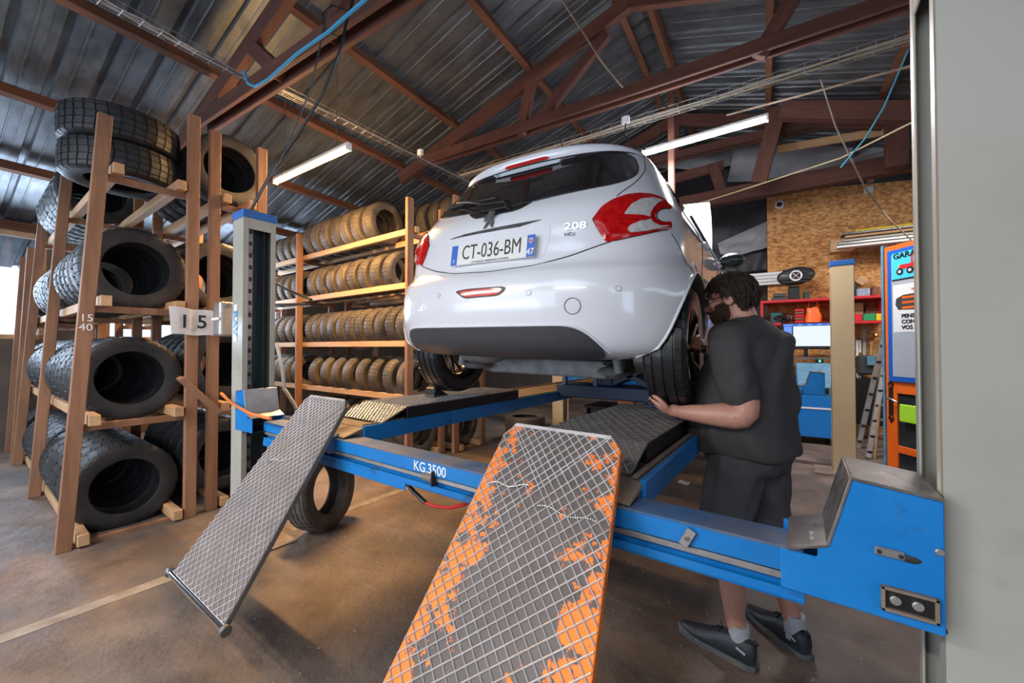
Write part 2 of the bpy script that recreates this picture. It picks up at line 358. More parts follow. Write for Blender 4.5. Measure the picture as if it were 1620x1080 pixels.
cloth('tarpaulin','pale grey upper tarpaulin gathered under the white tube light',[wp(1030,190,8.9),wp(1240,170,8.9),wp(1230,250,8.8),wp(1040,262,8.8)],'tarpg',.09,seed=11)
# tube lights
def tube_light(label,p,q,z,mt,power,color,down=.0):
    a=at(*p,z=z); b=at(*q,z=z); c=(a+b)/2; d=b-a; L=d.length
    t=thing('tube_light',label,'light',c,math.atan2(d.y,d.x))
    MB().box((0,0,.030),(L,.05,.035)).build('housing','white',t,bevel=.006)
    MB().box((0,0,-.012),(L-.05,.062,.04)).build('tube',mt,t,bevel=.016,seg=3)
    MB().box((-L/2+.012,0,-.005),(.024,.06,.06)).build('end_cap','white',t,bevel=.004); MB().box((L/2-.012,0,-.005),(.024,.06,.06)).build('end_cap','white',t,bevel=.004)
    for s in (-.35,.35): MB().cyl((s*L,0,.06),(s*L,0,roofz(0)-z-.3 if roofz(0)-z-.3>.2 else .3),.003,5).build('hanging_wire','steel',t)
    for q in (-.35,0,.35):
        l=bpy.data.lights.new('tube_glow','POINT'); l.shadow_soft_size=.06; l.energy=power/9; l.color=color
        o=bpy.data.objects.new('tube_glow',l); COL.objects.link(o); o.parent=t; o.location=(q*L,0,-.13)
    l=bpy.data.lights.new('tube','AREA'); l.shape='RECTANGLE'; l.size=L*.95; l.size_y=.06; l.energy=power*.7; l.color=color
    o=bpy.data.objects.new('tube_down',l); COL.objects.link(o); o.parent=t; o.location=(0,0,-.04); return t
tube_light('warm glowing tube light hanging above the rear tyre rack',(435,287),(553,232),3.4,'lampw',200,(1,.58,.22))
tube_light('white glowing tube light hanging above the right side of the car',(1015,243),(1216,186),3.85,'lamp',130,(.95,.95,1))
# three tube lamps added out of view behind the camera to raise the light
for k,(x,y) in enumerate(((-2.6,-1.6),(-.5,-2.0),(-3.9,-1.9))):
    l=bpy.data.lights.new('tube','AREA'); l.shape='RECTANGLE'; l.size=1.3; l.size_y=.06; l.energy=55; l.color=(1,.93,.86); o=bpy.data.objects.new('added_tube',l); COL.objects.link(o); o.location=(x,y,3.0)
# unseen area light near the far shelves
area('rear_area_light',(1.6,6.6,3.1),(0,.1,-1),1.2,.06,30,(1,.9,.78))
# ================= tyres and racks =================
def tyre_mesh(R,w,ri,pattern=0,mt='rubber',n=132):
    g=.0045; d=.008; gr=[-.30,-.10,.10,.30] if pattern!=1 else [-.24,0,.24]
    P=[(-.40*w,ri),(-.455*w,ri+.006),(-.50*w,ri+(R-ri)*.45),(-.49*w,ri+(R-ri)*.72),(-.45*w,R-.02),(-.405*w,R-.007)]
    base=len(P)
    for q in gr:
        c=lambda a:R-.006*(abs(a)/.4)**2
        P+= [(q*w-g,c(q)),(q*w-g+.001,c(q)-d),(q*w+g-.001,c(q)-d),(q*w+g,c(q))]
    e=len(P)
    P+= [(.405*w,R-.007),(.45*w,R-.02),(.49*w,ri+(R-ri)*.72),(.50*w,ri+(R-ri)*.45),(.455*w,ri+.006),(.40*w,ri),(.37*w,ri+.004),(.40*w,ri+(R-ri)*.5),(.34*w,R-.028),(0,R-.018),(-.34*w,R-.028),(-.40*w,ri+(R-ri)*.5),(-.37*w,ri+.004)]
    ang=[]; c=n//4
    for k in range(c):
        b=2*PI*k/c; s=2*PI/c; ang+= [b,b+s*.78,b+s*.80,b+s*.98]
    m=MB(); V=m.v; M_=len(P)
    for k,t in enumerate(ang):
        for j,(a,r) in enumerate(P):
            tt=t
            if 4<=j<=e+1:
                skew=.05*(abs(a)/w*2) if pattern==0 else (.06*a/w*2 if pattern==1 else .02)
                tt=t+skew*(1 if pattern!=2 else -1)
                deep=(j<=base or j>=e-1) if pattern==1 else True
                if k%4>=2 and deep: r-=.0065
            V.append((a,r*math.cos(tt),r*math.sin(tt)))
    N=len(ang)
    for k in range(N):
        K=(k+1)%N
        for j in range(M_):
            q=(j+1)%M_; m.f.append((k*M_+j,K*M_+j,K*M_+q,k*M_+q)); m.m.append(0)
    return m.mesh('tyre',mt,smooth=.55)
TY={'big':[tyre_mesh(.33,.215,.205,p) for p in (0,1,2)],'mid':[tyre_mesh(.30,.195,.185,p,'rubberdustlit') for p in (0,1,2)],'small':[tyre_mesh(.272,.175,.17,p,'rubberdustlit') for p in (0,1,2)],'van':[tyre_mesh(.375,.262,.225,0)]}
rt_=random.Random(3)
def tyre(kind,loc,label,group,rot=None,var=None):
    me=rt_.choice(TY[kind]) if var is None else TY[kind][var]
    o=link('tyre',me); o.location=loc
    o.rotation_euler=(rt_.uniform(0,6),rt_.uniform(-.03,.03),rt_.uniform(-.05,.05)) if rot is None else rot
    tag(o,label,'tyre',group); return o
LV=['floor-level','second','third','top']
# --- left rack
def post(rk,a,b,w=.10,d=.055,mt='wood'):
    m=MB(); a=Vector(a);b=Vector(b); m.bar(a,b,d,w,(1,0,0) if w!=d else (0,0,1)); o=m.build('post',mt,rk,bevel=.004); return o
def rail(rk,a,b,w=.045,h=.09,mt='wood',name='rail'):
    m=MB(); m.bar(a,b,w,h); return m.build(name,mt,rk,bevel=.003)
def rack(label,x0,x1s,yf,yb,lev,lean=0,top=3.15,topb=None,mt='wood',mr='woodpale',wd=.095,posty=(0,0)):
    rk=thing('tyre_rack',label,'rack',((x0+x1s[-1])/2,(yf+yb)/2,0)); off=Vector(rk.location)
    L=lambda p:Vector(p)-off
    for x in [x0]+list(x1s):
        post(rk,L((x,yf,0)),L((x,yf+lean,top)),.05,wd,mt); post(rk,L((x,yb,0)),L((x,yb,topb or top)),.05,wd,mt)
        for z in lev:
            yl=yf+lean*z/top
            rail(rk,L((x-.06,yl+.03,z-.10)),L((x-.06,yb-.03,z-.10)),.04,.05,mt,'crossbar')
            for yy in (yl+.06,yb-.06): pass
    for z in lev:
        yl=yf+lean*z/top
        rail(rk,L((x0+.05,yl+.085,z-.045)),L((x1s[-1],yl+.085,z-.045)),.06,.075,mr)  # paler wood on the rails puts window light into their colour
        rail(rk,L((x0+.05,yb-.085,z-.045)),L((x1s[-1],yb-.085,z-.045)),.06,.075,mr)
    return rk
LVL=[.10,.915,1.76,2.73]
rack('tall stained timber tyre rack nearest the left edge of the photo, bearing chalk marks',-4.06,[-5.76,-7.5],.44,1.13,LVL,.17,3.06,3.30,wd=.08)
rack('third bay of stained timber tyre rack against the left windows',-7.60,[-8.5],.44,1.13,LVL[:3],.1,2.6,2.6,wd=.1)
rack('stained timber tyre rack standing behind the chalk-marked left rack',-4.10,[-5.76,-7.5],1.29,1.66,LVL,0,3.25,wd=.08)
def seat_z(R,rackz,half): return rackz-.0075+math.sqrt(max(R*R-half*half,.01))
for li,z in enumerate(LVL):
    for bay,xs in enumerate(([-4.37-.212*i for i in range(7)],[-5.98-.212*i for i in range(7)],[-7.76-.215*i for i in range(3)])):
        if li==3 and bay!=1: continue
        if li==2: xs=xs[:6]
        for i,x in enumerate(xs):
            yy=.785+.17*z/3.06*.5; half=(1.13-.085)-(.44+.17*z/3.06+.085); 
            ls=('black tyre, %s shelf of the third bay by the left windows, %s along'%(LV[li],ordn(i))) if bay==2 else 'black tyre, %s shelf of the chalk-marked left rack, %s from the near end%s'%(LV[li],ordn(i+bay*7 if li!=2 else i+bay*6) if li<3 else ordn(i),'')
            yc=(.44+.17*z/3.06+1.13)/2
            tyre('big',(x,yc,seat_z(.33,z,half/2)),ls,'tyres in the left rack')
tyre('van',(-4.60,.80,2.73+.135),'large van tyre lying flat as the lower of two on top of the left rack','pair of large flat tyres on the left rack',(0,PI/2,.4))
tyre('van',(-4.58,.79,2.73+.135+.265),'large van tyre lying flat uppermost on top of the left rack','pair of large flat tyres on the left rack',(0,PI/2,1.1))
for li,z in enumerate(LVL):
    for i in range(6):
        if li==2 and i==0:
            continue
        tyre('big',(-4.40-.215*i,1.475,seat_z(.33,z,(.37-.17)/2)),'black tyre, %s shelf of the rack just behind the left rack, %s from its end'%(LV[li],ordn(i)),'tyres in the rack behind the left one')
# chalk marks
for s,z in (('15',1.585),('40',1.52)):
    p=at(140,(512 if s=='15' else 528),x=-4.03); text('chalk_mark',s,.07,frame((p.x+.012,.44+.17*z/3.06+.0,z),(0,1,0),(0,0,1)),'white',None).parent=[o for o in COL.objects if o.name=='tyre_rack'][0]
    o=[q for q in COL.objects if q.name.startswith('chalk_mark')][-1]; o.matrix_parent_inverse=Matrix.Translation(-Vector(o.parent.location))
# paper sign 15
m=MB(); A=at(267,484,x=-3.99);B=at(337,492,x=-3.99);C_=at(337,531,x=-3.99);D=at(270,528,x=-3.99)
nu=16
for j in range(5):
    for i in range(nu+1):
        u,v=i/nu,j/4; p=(A*(1-u)+B*u)*(1-v)+(D*(1-u)+C_*u)*v; m.v.append(p+Vector((.012*math.sin(u*7+v)+.014*math.exp(-((u-.42)/.05)**2),0,.004*math.sin(u*9))))
for j in range(4):
    for i in range(nu): q=j*(nu+1)+i; m.f.append((q,q+nu+1,q+nu+2,q+1)); m.m.append(0)
M['paper']=mat('crumpled paper',(.62,.58,.58),.7,0,(.70,.67,.66),8,.5,.3,20)
sg=m.build('paper_sign','paper',smooth=True,fix=False); tag(sg,'crumpled white paper sign with the number 15 pinned across two rack posts','sign')
ct=(A+B+C_+D)/4; [text('number',c_,.15,frame(ct+Vector((.024,dy_,-.005)),(0,1,0),(0,0,1)),'black',sg,bold=.002) for c_,dy_ in (('1',-.055),('5',.06))]
# --- rear rack
YB=(3.20,3.74); LB=[.10,.80,1.475,2.20,2.87]; LN=['lowest','second','third','fourth','top']
rack('long yellow-lit timber tyre rack along the far side behind the lift',-3.84,[-6.5,-8.2],YB[0],YB[1],LB,0,3.20,3.20)
rack('timber tyre rack behind the long rear rack, half hidden by the car',-3.70,[-6.2],3.86,4.40,[.10,.80,1.475,2.20,3.05],0,3.40,3.40)
def row(kind,li,xs,R,y=3.47,z=None,lab='rear rack',grp='tyres in the long rear rack',half=.185,st=0):
    for i,x in enumerate(xs):
        tyre(kind,(x,y+rt_.uniform(-.01,.01),seat_z(R,z if z else LB[li],half)),'dusty tyre, %s shelf of the %s, %s from its right end'%(LN[li],lab,ordn(i+st)),grp)
row('mid',4,[-4.72-.265*i for i in range(7)],.30)
row('small',4,[-6.75-.24*i for i in range(5)],.272,st=7)
row('small',3,[-4.30-.272*i for i in range(8)],.272)
row('small',3,[-6.72-.25*i for i in range(6)],.272,st=8)
row('small',2,[-4.02-.226*i for i in range(11)],.272)
row('small',2,[-6.68-.235*i for i in range(5)],.272,st=11)
row('small',1,[-4.00-.30*i for i in range(7)],.272)
row('small',1,[-6.15-.25*i for i in range(1)]+[-6.72-.23*i for i in range(5)],.272,st=7)
row('mid',0,[-4.0-.27*i for i in range(8)],.30)
row('small',4,[-3.95-.24*i for i in range(6)],.272,y=4.13,z=3.05,lab='rack behind the rear rack',grp='tyres in the rack behind the rear rack')
row('mid',0,[-3.9-.26*i for i in range(5)],.30,y=4.13,z=.10,lab='rack behind the rear rack',grp='tyres in the rack behind the rear rack')
row('mid',1,[-3.95-.26*i for i in range(4)],.30,y=4.13,z=.80,lab='rack behind the rear rack',grp='tyres in the rack behind the rear rack')
# tyres on the floor
tyre('mid',(-3.00,1.66,.30),'worn tyre leaning on the floor behind the left ramp','',(.4,-.10,.38),0)
tyre('mid',(-3.3,4.9,.10),'old tyre lying flat on the floor beyond the lift runway','',(0,PI/2,0),1); tyre('mid',(-3.3,4.9,.296),'old tyre lying on another beyond the lift runway','',(0,PI/2,.4),2)
for o in COL.objects:
    if o.get('group')=='': del o['group']
# oddments by the left rack
def pole(name,label,cat,pts,r,mt,n=8):
    o=MB().tube(pts,r,n).build(name,mt,smooth=True); tag(o,label,cat); return o
pole('pipe','pale grey pipe standing between the left rack posts behind the paper sign','pipe',[at(309,448,x=-4.07),Vector((-4.07,at(303,700,x=-4.07).y,0))],.018,'cream')
m=MB(); m.bar(at(284,597,x=-3.93),at(346,652,x=-3.93),.035,.11,(1,0,0)); tag(m.build('plank','wood',bevel=.004),'short brown plank nailed aslant across the rack posts beside the left lift post','plank')
# electrical box on left lift post
# ================= four-post lift =================
XI=.222; XO=-3.087; PY=(1.141,1.351); PH=2.323
def lift_post(label,x,sgn,y0,y1,h=PH,cream='cream'):
    # sgn: direction the open channel faces (+1 = +x)
    t=thing('lift_post',label,'lift post',(x,(y0+y1)/2,0)); w=.18 if sgn>0 else .20; d=(y1-y0)/2
    X=lambda a,b:(min(-sgn*a,-sgn*b),max(-sgn*a,-sgn*b))
    def B(nm,mt,xa,xb,ya,yb,za,zb,bv=.006,seg=2):
        a,b=X(xa,xb); return MB().b2((a,ya,za),(b,yb,zb)).build(nm,mt,t,bevel=bv,seg=seg)
    m=MB(); a,b=X(0,w)
    a0,b0=X(w-.008,w); m.b2((a0,-d,0),(b0,d,h)); m.b2((a,-d,0),(b,-d+.006,h)); m.b2((a,d-.006,0),(b,d,h))
    a1,b1=X(0,.006); m.b2((a1,-d,0),(b1,-d+.034,h)); m.b2((a1,d-.034,0),(b1,d,h)); m.b2((a1,-d+.034,h-.12),(b1,d-.034,h))
    m.build('column',cream,t,bevel=.003)
    B('channel_shade','channelshade',.10,.12,-d+.01,d-.01,.02,h-.02,.002)  # dark sheet standing in for the shade deep in the channel
    m=MB(); a,b=X(.03,.06); m.b2((a,-.065,.05),(b,-.035,h-.06))
    for k in range(26): m.b2((a-.002,-.06,.1+k*.083),(b+.002,-.04,.13+k*.083),1)
    m.build('safety_rack',['steel','darkmetal'],t)
    MB().cyl((-sgn*.05,.045,.05),(-sgn*.05,.045,h-.03),.006,8).build('lift_cable','darkmetal',t,smooth=True)
    B('cap','bluecap',-.006,w+.006,-d-.006,d+.006,h-.045,h+.012)
    B('base_plate','dirtysteel',-.16,w+.08,-d-.09,d+.09,0,.012,.002)
    return t
PA=lift_post('cream lift post with blue cap at the left, beside the paper sign',XO,1,*PY)
PB=lift_post('huge pale lift post filling the right edge of the photo',XI,-1,*PY,h=2.285)
M['creamwarm']=mat('warm-lit cream enamel',(.74,.54,.30),.42,0,(.68,.48,.26),2.5,.55,.06,30)  # warm lamplight put into the cream colour of the far posts
PC=lift_post('cream lift post with blue cap in front of the chipboard wall',XI+.05,-1,5.64,5.86,cream='creamwarm')
PD=lift_post('cream lift post seen only at its foot under the far end of the runway',XO,1,5.64,5.86,cream='creamwarm')
# label strips on left post
M['labelblue']=mat('label blue',(.03,.32,.62),.4)
p=at(372,511,y=1.138); MB().box((p.x-XO+.0,-.1065,p.z),(.05,.002,.26)).build('maker_strip','white',PA)
text('maker_lettering','RAV',.075,frame((p.x-XO,-.108,p.z),(0,0,-1),(1,0,0)),'labelblue',PA,xs=1.25,bold=.003)
# control boxes
t=thing('control_box','rounded grey electrical box fixed to the left lift post','box',at(354,505,y=1.22)); MB().box((0,0,0),(.13,.10,.27)).build('housing','galv',t,bevel=.02,seg=3); MB().box((-.005,-.053,0),(.14,.014,.02)).build('latch','white',t,bevel=.003); MB().box((0.08,0,.1),(.05,.03,.03)).build('bracket','steel',t)
# ---- crossbeams
BT=.903
def crossbeam(label,y0,dirn,front=True):
    t=thing('lift_crossbeam',label,'lift beam',(0,y0,0)); s=dirn  # s=+1: face looks to -y
    Y=lambda a:a*s
    def B(nm,mt,x0,x1,a,b,z0,z1,bv=.003,mi=None): 
        return MB().b2((x0,min(Y(a),Y(b)),z0),(x1,max(Y(a),Y(b)),z1)).build(nm,mt,t,bevel=bv)
    xl,xr=XO+.26,XI-.22
    m=MB()
    m.b2((xl,min(Y(0),Y(.115)),BT-.008),(xr,max(Y(0),Y(.115)),BT)); m.build('top_flange','bluetop',t,bevel=.002)
    m=MB(); m.b2((xl,min(Y(0),Y(.006)),BT-.060),(xr,max(Y(0),Y(.006)),BT-.006)); m.b2((xl,min(Y(.028),Y(.036)),BT-.125),(xr,max(Y(.028),Y(.036)),BT-.006)); m.b2((xl,min(Y(.0),Y(.006)),BT-.125),(xr,max(Y(.0),Y(.006)),BT-.100)); m.b2((xl,min(Y(.0),Y(.036)),BT-.127),(xr,max(Y(.0),Y(.036)),BT-.121)); m.b2((xl,min(Y(.108),Y(.115)),BT-.125),(xr,max(Y(.108),Y(.115)),BT-.006))
    m.build('beam_web','blue',t,bevel=.0015)
    MB().b2((xl,min(Y(.006),Y(.018)),BT-.084),(xr,max(Y(.006),Y(.018)),BT-.066)).build('lock_rod','galv',t,bevel=.003)
    return t
CF=crossbeam('blue front lift crossbeam lettered KG.3500',1.171,1)
CR=crossbeam('blue rear lift crossbeam at the far end of the runways',5.86,-1)
# carriages (right: pixel-measured profile)
def carriage(par,mir):
    f=(lambda x: x) if not mir else (lambda x: (XO+XI)-x)
    prof=[(-.042,.925),(-.042,.838),(XI-.004,.832),(XI-.004,1.086),(.083,1.103),(.043,.952),(.025,.950),(.025,.925)]
    prof=[(f(x),z) for x,z in prof]
    if mir: prof=prof[::-1]
    m=MB(); m.prism(prof,-.07,-.064); m.build('carriage_plate','blue',par,bevel=.002)
    m=MB(); m.prism(prof,.125,.131); m.build('carriage_back','blue',par,bevel=.002)
    top=[(XI-.004,1.086),(.083,1.103),(.043,.952),(-.03,.925)]
    for a,b in zip(top,top[1:]):
        m=MB(); m.bar((f(a[0]),.030,a[1]+.003),(f(b[0]),.030,b[1]+.003),.205,.006,(0,0,1)); m.build('carriage_cover','steel' if not mir else 'galv',par,bevel=.001)
    m=MB(); m.b2((f(-.03),-.06,.835),(f(XI),.125,.84)); m.build('carriage_floor','darkmetal',par)
carriage(CF,False); carriage(CF,True); carriage(CR,False); carriage(CR,True)
# fittings on the near right carriage
def onface(px,py,y=1.10): p=at(px,py,y=y); return Vector((p.x,p.y-1.171,p.z))
a=onface(1383,868);b=onface(1432,880)
m=MB(); m.bar(a+Vector((0,-.003,0)),b+Vector((0,-.003,0)),.006,.018,(0,0,1)); m.build('slot_plate','galv',CF,bevel=.004)
for q in (a+(b-a)*.15,a+(b-a)*.85): MB().cyl(q+Vector((0,-.002,0)),q+Vector((0,-.009,0)),.004,12).build('slot_bolt','darkmetal',CF)
MB().ell(onface(1440,885),(.016,.003,.007),14,8).build('slot_hole','darkmetal',CF)
MB().cyl(onface(1486,872),onface(1486,872)+Vector((0,-.008,0)),.007,14).build('bolt','galv',CF,bevel=.002)
a=onface(1400,922);b=onface(1478,985)
c=(onface(1402,940)+onface(1476,968))/2
m=MB(); L=.066
for dx,dz,w,h in ((0,.021,.082,.006),(0,-.021,.082,.006),(-.038,0,.006,.048),(.038,0,.006,.048)): m.box((c.x+dx,-.075,c.z+dz),(w,.012,h))
m.build('stop_frame','dirtysteel',CF,bevel=.001)
MB().box((c.x,-.071,c.z),(.076,.003,.042)).build('stop_recess','black',CF)
for dx in (-.02,.012): MB().cyl((c.x+dx,-.072,c.z),(c.x+dx,-.080,c.z),.009,16).build('stop_bolt','galv',CF,bevel=.002)
p=onface(1285,855,1.12); 
m=MB(); m.box((p.x,-.02,.934),(.022,.03,.016)); m.build('roller','orange',CF,bevel=.003)
for dy in (-.035,-.004): MB().cyl((p.x,dy,.94),(p.x,dy,.952),.005,10).build('roller_bolt','galv',CF)
# bracket on the lock rod
p=at(1088,850,y=1.165); m=MB(); m.bar((p.x-.012,-.010,p.z-.022),(p.x+.012,-.010,p.z+.024),.005,.024,(0,0,1)); m.build('lock_bracket','galv',CF,bevel=.001)
MB().cyl((p.x,-.012,p.z),(p.x,-.017,p.z),.006,14).build('bracket_bolt','steel',CF)
p=at(677,755,y=1.165); m=MB(); m.cyl((p.x-.025,-.004,p.z),(p.x+.03,-.004,p.z),.017,16); m.build('rod_collar','dirtysteel',CF,smooth=True); MB().b2((p.x+.03,-.018,p.z-.03),(p.x+.036,.02,p.z+.03)).build('rod_stop','darkmetal',CF)
# deeper apron on the left part
p0=at(500,735,y=1.165); p1=at(640,762,y=1.165); MB().b2((XO+.26,-.003,BT-.155),(p1.x,.003,BT-.12)).build('apron','blue',CF,bevel=.002)
# KG.3500
p=at(679,741,y=1.17); text('capacity_lettering','KG.3500',.058,frame((p.x,-.0005,BT-.034),(1,0,0),(0,0,1)),'white',CF,xs=.95,bold=.0006)
# hoses under the beam
pole('hose','red air hose hanging under the front crossbeam','hose',[at(672,795,y=1.25),at(690,801,y=1.25),at(712,803,y=1.25),at(735,798,y=1.25),at(752,786,y=1.25)],.007,'redrub')
pole('hose','black hose sleeve feeding the red hose under the front crossbeam','hose',[at(640,760,y=1.26),at(655,778,y=1.25),at(673,795,y=1.25)],.010,'black')
pole('hose','black cable drooping below the front crossbeam at the right','hose',[at(972,848,y=1.28),at(1010,868,y=1.28),at(1055,887,y=1.28),at(1100,892,y=1.28),at(1150,895,y=1.26)],.008,'black')
# ---- runways
def runway(label,x0,x1,plate,mir):
    t=thing('lift_runway',label,'lift runway',((x0+x1)/2,3.45,0)); cx,cy=t.location[:2]
    def B(nm,mt,a,b,bv=.003): return MB().b2((a[0]-cx,a[1]-cy,a[2]),(b[0]-cx,b[1]-cy,b[2])).build(nm,mt,t,bevel=bv)
    B('deck','dirtysteel',(x0+.015,1.30,.925),(x1-.015,5.85,.945)); m=MB(); m.prism([(1.185-cy,.905),(1.31-cy,.925),(1.31-cy,.945),(1.185-cy,.912)],x0+.01-cx,x1-.01-cx,'x'); m.build('end_plate','dirtysteel',t,bevel=.002)
    B('side_rail','blue',(x0,1.30,.862),(x0+.02,5.85,.952)); B('side_rail','blue',(x1-.02,1.30,.862),(x1,5.85,.952))
    B('kerb_strip','dirtysteel',(x0+.03,1.32,.945),(x0+.05,5.8,.957)); B('kerb_strip','dirtysteel',(x1-.05,1.32,.945),(x1-.03,5.8,.957))
    px0,px1,py0,py1,py2=plate
    # raised turning plate with a sloping front
    B('plate_body','black',(px0,py1,.945),(px1,py2,1.022),.004)
    def slab(nm,a,b,mt,cell):
        # diamond mesh slab from y=a..b with heights
        (ya,za),(yb,zb)=a,b; m=MB(); n=max(2,int((px1-px0)/cell)); d=Vector((0,yb-ya,zb-za)); L=d.length
        m.add([(px0-cx,ya-cy,za),(px1-cx,ya-cy,za),(px1-cx,yb-cy,zb),(px0-cx,yb-cy,zb),(px0-cx,ya-cy,za-.008),(px1-cx,ya-cy,za-.008),(px1-cx,yb-cy,zb-.008),(px0-cx,yb-cy,zb-.008)],[(0,1,2,3),(7,6,5,4),(0,4,5,1),(1,5,6,2),(2,6,7,3),(3,7,4,0)])
        m.build(nm,mt,t)
        strands(nm.replace('sheet','mesh'),t,lambda u,v:Vector((px0-cx+(px1-px0)*u,ya-cy+(yb-ya)*v,za+(zb-za)*v+.002)),px1-px0,L,cell,cell*1.5,.0026,mt2)
    mt2='galv'
    slab('slope_sheet',(py0,.953),(py1,1.024),'ramp',.030 if not mir else .045)
    slab('tread_sheet',(py1,1.024),(py2,1.024),'ramp',.034 if not mir else .05)
    return t
def strands(name,par,P,wid,length,cu,cv,r,mt,flat=.5,jit=0):
    # expanded-metal lattice: two families of diagonals clipped to a rectangle
    m=MB(); n=int(wid/cu)+1; k=int(length/cv)+1; sl=cv/cu
    def line(u0,v0,du,dv):
        # param in metres; clip
        t0,t1=0,1e9
        for p,d,mx in ((u0,du,wid),(v0,dv,length)):
            if abs(d)<1e-9: continue
            a=(0-p)/d;b=(mx-p)/d
            if a>b:a,b=b,a
            t0=max(t0,a);t1=min(t1,b)
        if t1-t0<.005: return
        a=P((u0+du*t0)/wid,(v0+dv*t0)/length); b=P((u0+du*t1)/wid,(v0+dv*t1)/length)
        m.bar(a,b,r*1.3,r*1.2*flat*2)
    nn=int((length/sl+wid)/cu)+2
    for i in range(-nn,nn):
        line(i*cu-length*0,0,cu,cv) if False else None
    for i in range(-int(length/sl/cu)-1,int(wid/cu)+2):
        line(i*cu,0,cu,cv)
    for i in range(-1,int((wid+length/sl)/cu)+2):
        line(i*cu,0,-cu,cv)
    return m.build(name,mt,par,fix=False)
runway('left blue lift runway under the car with a checkered raised plate',-2.47,-1.925,(-2.36,-1.935,1.42,1.60,2.78),False)
runway('right blue lift runway next to the man with a dark mesh plate',-.985,-.41,(-.93,-.47,1.34,1.52,2.5),True)
# ---- access ramps (wider at the foot)
def access_ramp(label,tl,tr,bl,br,mt,cell,orange=False,roller=True):
    tl,tr,bl,br=[Vector(p) for p in (tl,tr,bl,br)]
    c=(tl+tr+bl+br)/4; t=thing('access_ramp',label,'ramp',(c.x,c.y,0)); off=Vector((c.x,c.y,0))
    tl,tr,bl,br=[p-off for p in (tl,tr,bl,br)]
    nrm=(tr-tl).cross(bl-tl).normalized()
    if nrm.z<0: nrm=-nrm
    P=lambda u,v,h=0:(bl*(1-u)+br*u)*(1-v)+(tl*(1-u)+tr*u)*v+nrm*h
    m=MB(); pts=[P(0,0),P(1,0),P(1,.965),P(.93,1),P(.07,1),P(0,.965)]; lo=[p-nrm*.012 for p in pts]; n=6
    m.add(pts+lo,[tuple(range(n)),tuple(range(2*n-1,n-1,-1))]+[(i,i+n,(i+1)%n+n,(i+1)%n) for i in range(n)]); m.build('ramp_plate',mt,t)
    W_=((br-bl).length+(tr-tl).length)/2; Ln=((tl+tr)/2-(bl+br)/2).length
    def PP(u,v):
        ed=.0 if v<.965 else (v-.965)/.035*.07; u=min(max(u,ed),1-ed); return P(u,v,.002)
    strands('expanded_mesh',t,PP,W_,Ln,cell,cell*.92,.0026 if orange else .0023,'strand')
    for u in (0,1): m=MB(); m.bar(P(u,0,-.012),P(u,.965,-.012),.006,.022,nrm); m.build('side_flange',mt if not orange else 'rampo',t,bevel=.001)
    m=MB(); m.bar(P(.07,1,0),P(.93,1,0),.012,.012,nrm); m.build('top_edge','strand',t,bevel=.002)
    # weld seams across the joint
    for u0,u1,v0,v1 in (((.08,.42,.77,.79),(.52,.93,.74,.735)) if orange else ((.25,.6,.60,.63),(.1,.3,.58,.6))):
        m=MB(); k=26
        for i in range(k):
            q=i/k; m.ell(P(u0+(u1-u0)*q,v0+(v1-v0)*q+.006*math.sin(q*9),.005),(.0042,.0042,.003),6,4)
        m.build('weld_seam','galv',t,fix=False)
    if roller:
        a=P(-.045,-.012,.0);b=P(1.045,-.012,.0); MB().cyl(a,b,.014,14).build('roller','chrome',t,smooth=True)
        for q,s in ((a,-1),(b,1)):
            d=(b-a).normalized(); MB().cyl(q-d*.01,q+d*.012,.021,18).build('roller_end','steel',t,bevel=.003)
    for u in (.12,.88):
        m=MB(); m.bar(P(u,.80,-.05),P(u,.80,-.05)+Vector((0,.03,-.06)),.03,.09); m.build('hinge_lug','bluetop',t,bevel=.003)
    # strut and pivot under the plate
    m=MB(); m.bar(P(.5,.2,-.03),P(.5,.95,-.03),.05,.03,nrm); m.build('rib','dirtysteel',t)
    return t
def ramp_or():
    m=mat('orange paint worn to bare steel',(.125,.105,.095),.5,.3,(.085,.07,.065),7,.5,.25,50); nt=m.node_tree;N=nt.nodes;L=nt.links;b=N['Principled BSDF']
    src=b.inputs['Base Color'].links[0].from_socket
    tc=N.new('ShaderNodeTexCoord'); sp=N.new('ShaderNodeSeparateXYZ'); L.new(tc.outputs['Object'],sp.inputs[0])
    ab=N.new('ShaderNodeMath'); ab.operation='ABSOLUTE'; L.new(sp.outputs[0],ab.inputs[0])
    nz=N.new('ShaderNodeTexNoise'); nz.inputs['Scale'].default_value=13; nz.inputs['Detail'].default_value=5; nz.inputs['Roughness'].default_value=.7; L.new(tc.outputs['Object'],nz.inputs['Vector'])
    m1=N.new('ShaderNodeMath'); m1.operation='MULTIPLY_ADD'; m1.inputs[1].default_value=1.05; L.new(ab.outputs[0],m1.inputs[0]); m2=N.new('ShaderNodeMath'); m2.operation='MULTIPLY'; m2.inputs[1].default_value=.85; L.new(nz.outputs[0],m2.inputs[0]); L.new(m2.outputs[0],m1.inputs[2])
    r=N.new('ShaderNodeValToRGB'); r.color_ramp.elements[0].position=.608; r.color_ramp.elements[1].position=.632; L.new(m1.outputs[0],r.inputs[0])
    mx=N.new('ShaderNodeMixRGB'); L.new(r.outputs[0],mx.inputs[0]); L.new(src,mx.inputs[1]); mx.inputs[2].default_value=(.90,.20,.015,1); L.new(mx.outputs[0],b.inputs['Base Color']); return m
M['rampworn']=ramp_or()
access_ramp('long grey diamond-mesh access ramp at the left with a chrome roller foot',(-2.408,1.242,1.092),(-1.985,1.242,1.092),(-2.467,.628,.30),(-1.839,.628,.30),'ramp',.042)
access_ramp('diamond-mesh access ramp in the middle foreground with worn orange paint',(-.897,1.228,1.092),(-.462,1.228,1.092),(-.986,.623,.30),(-.358,.623,.30),'rampworn',.043,orange=True)
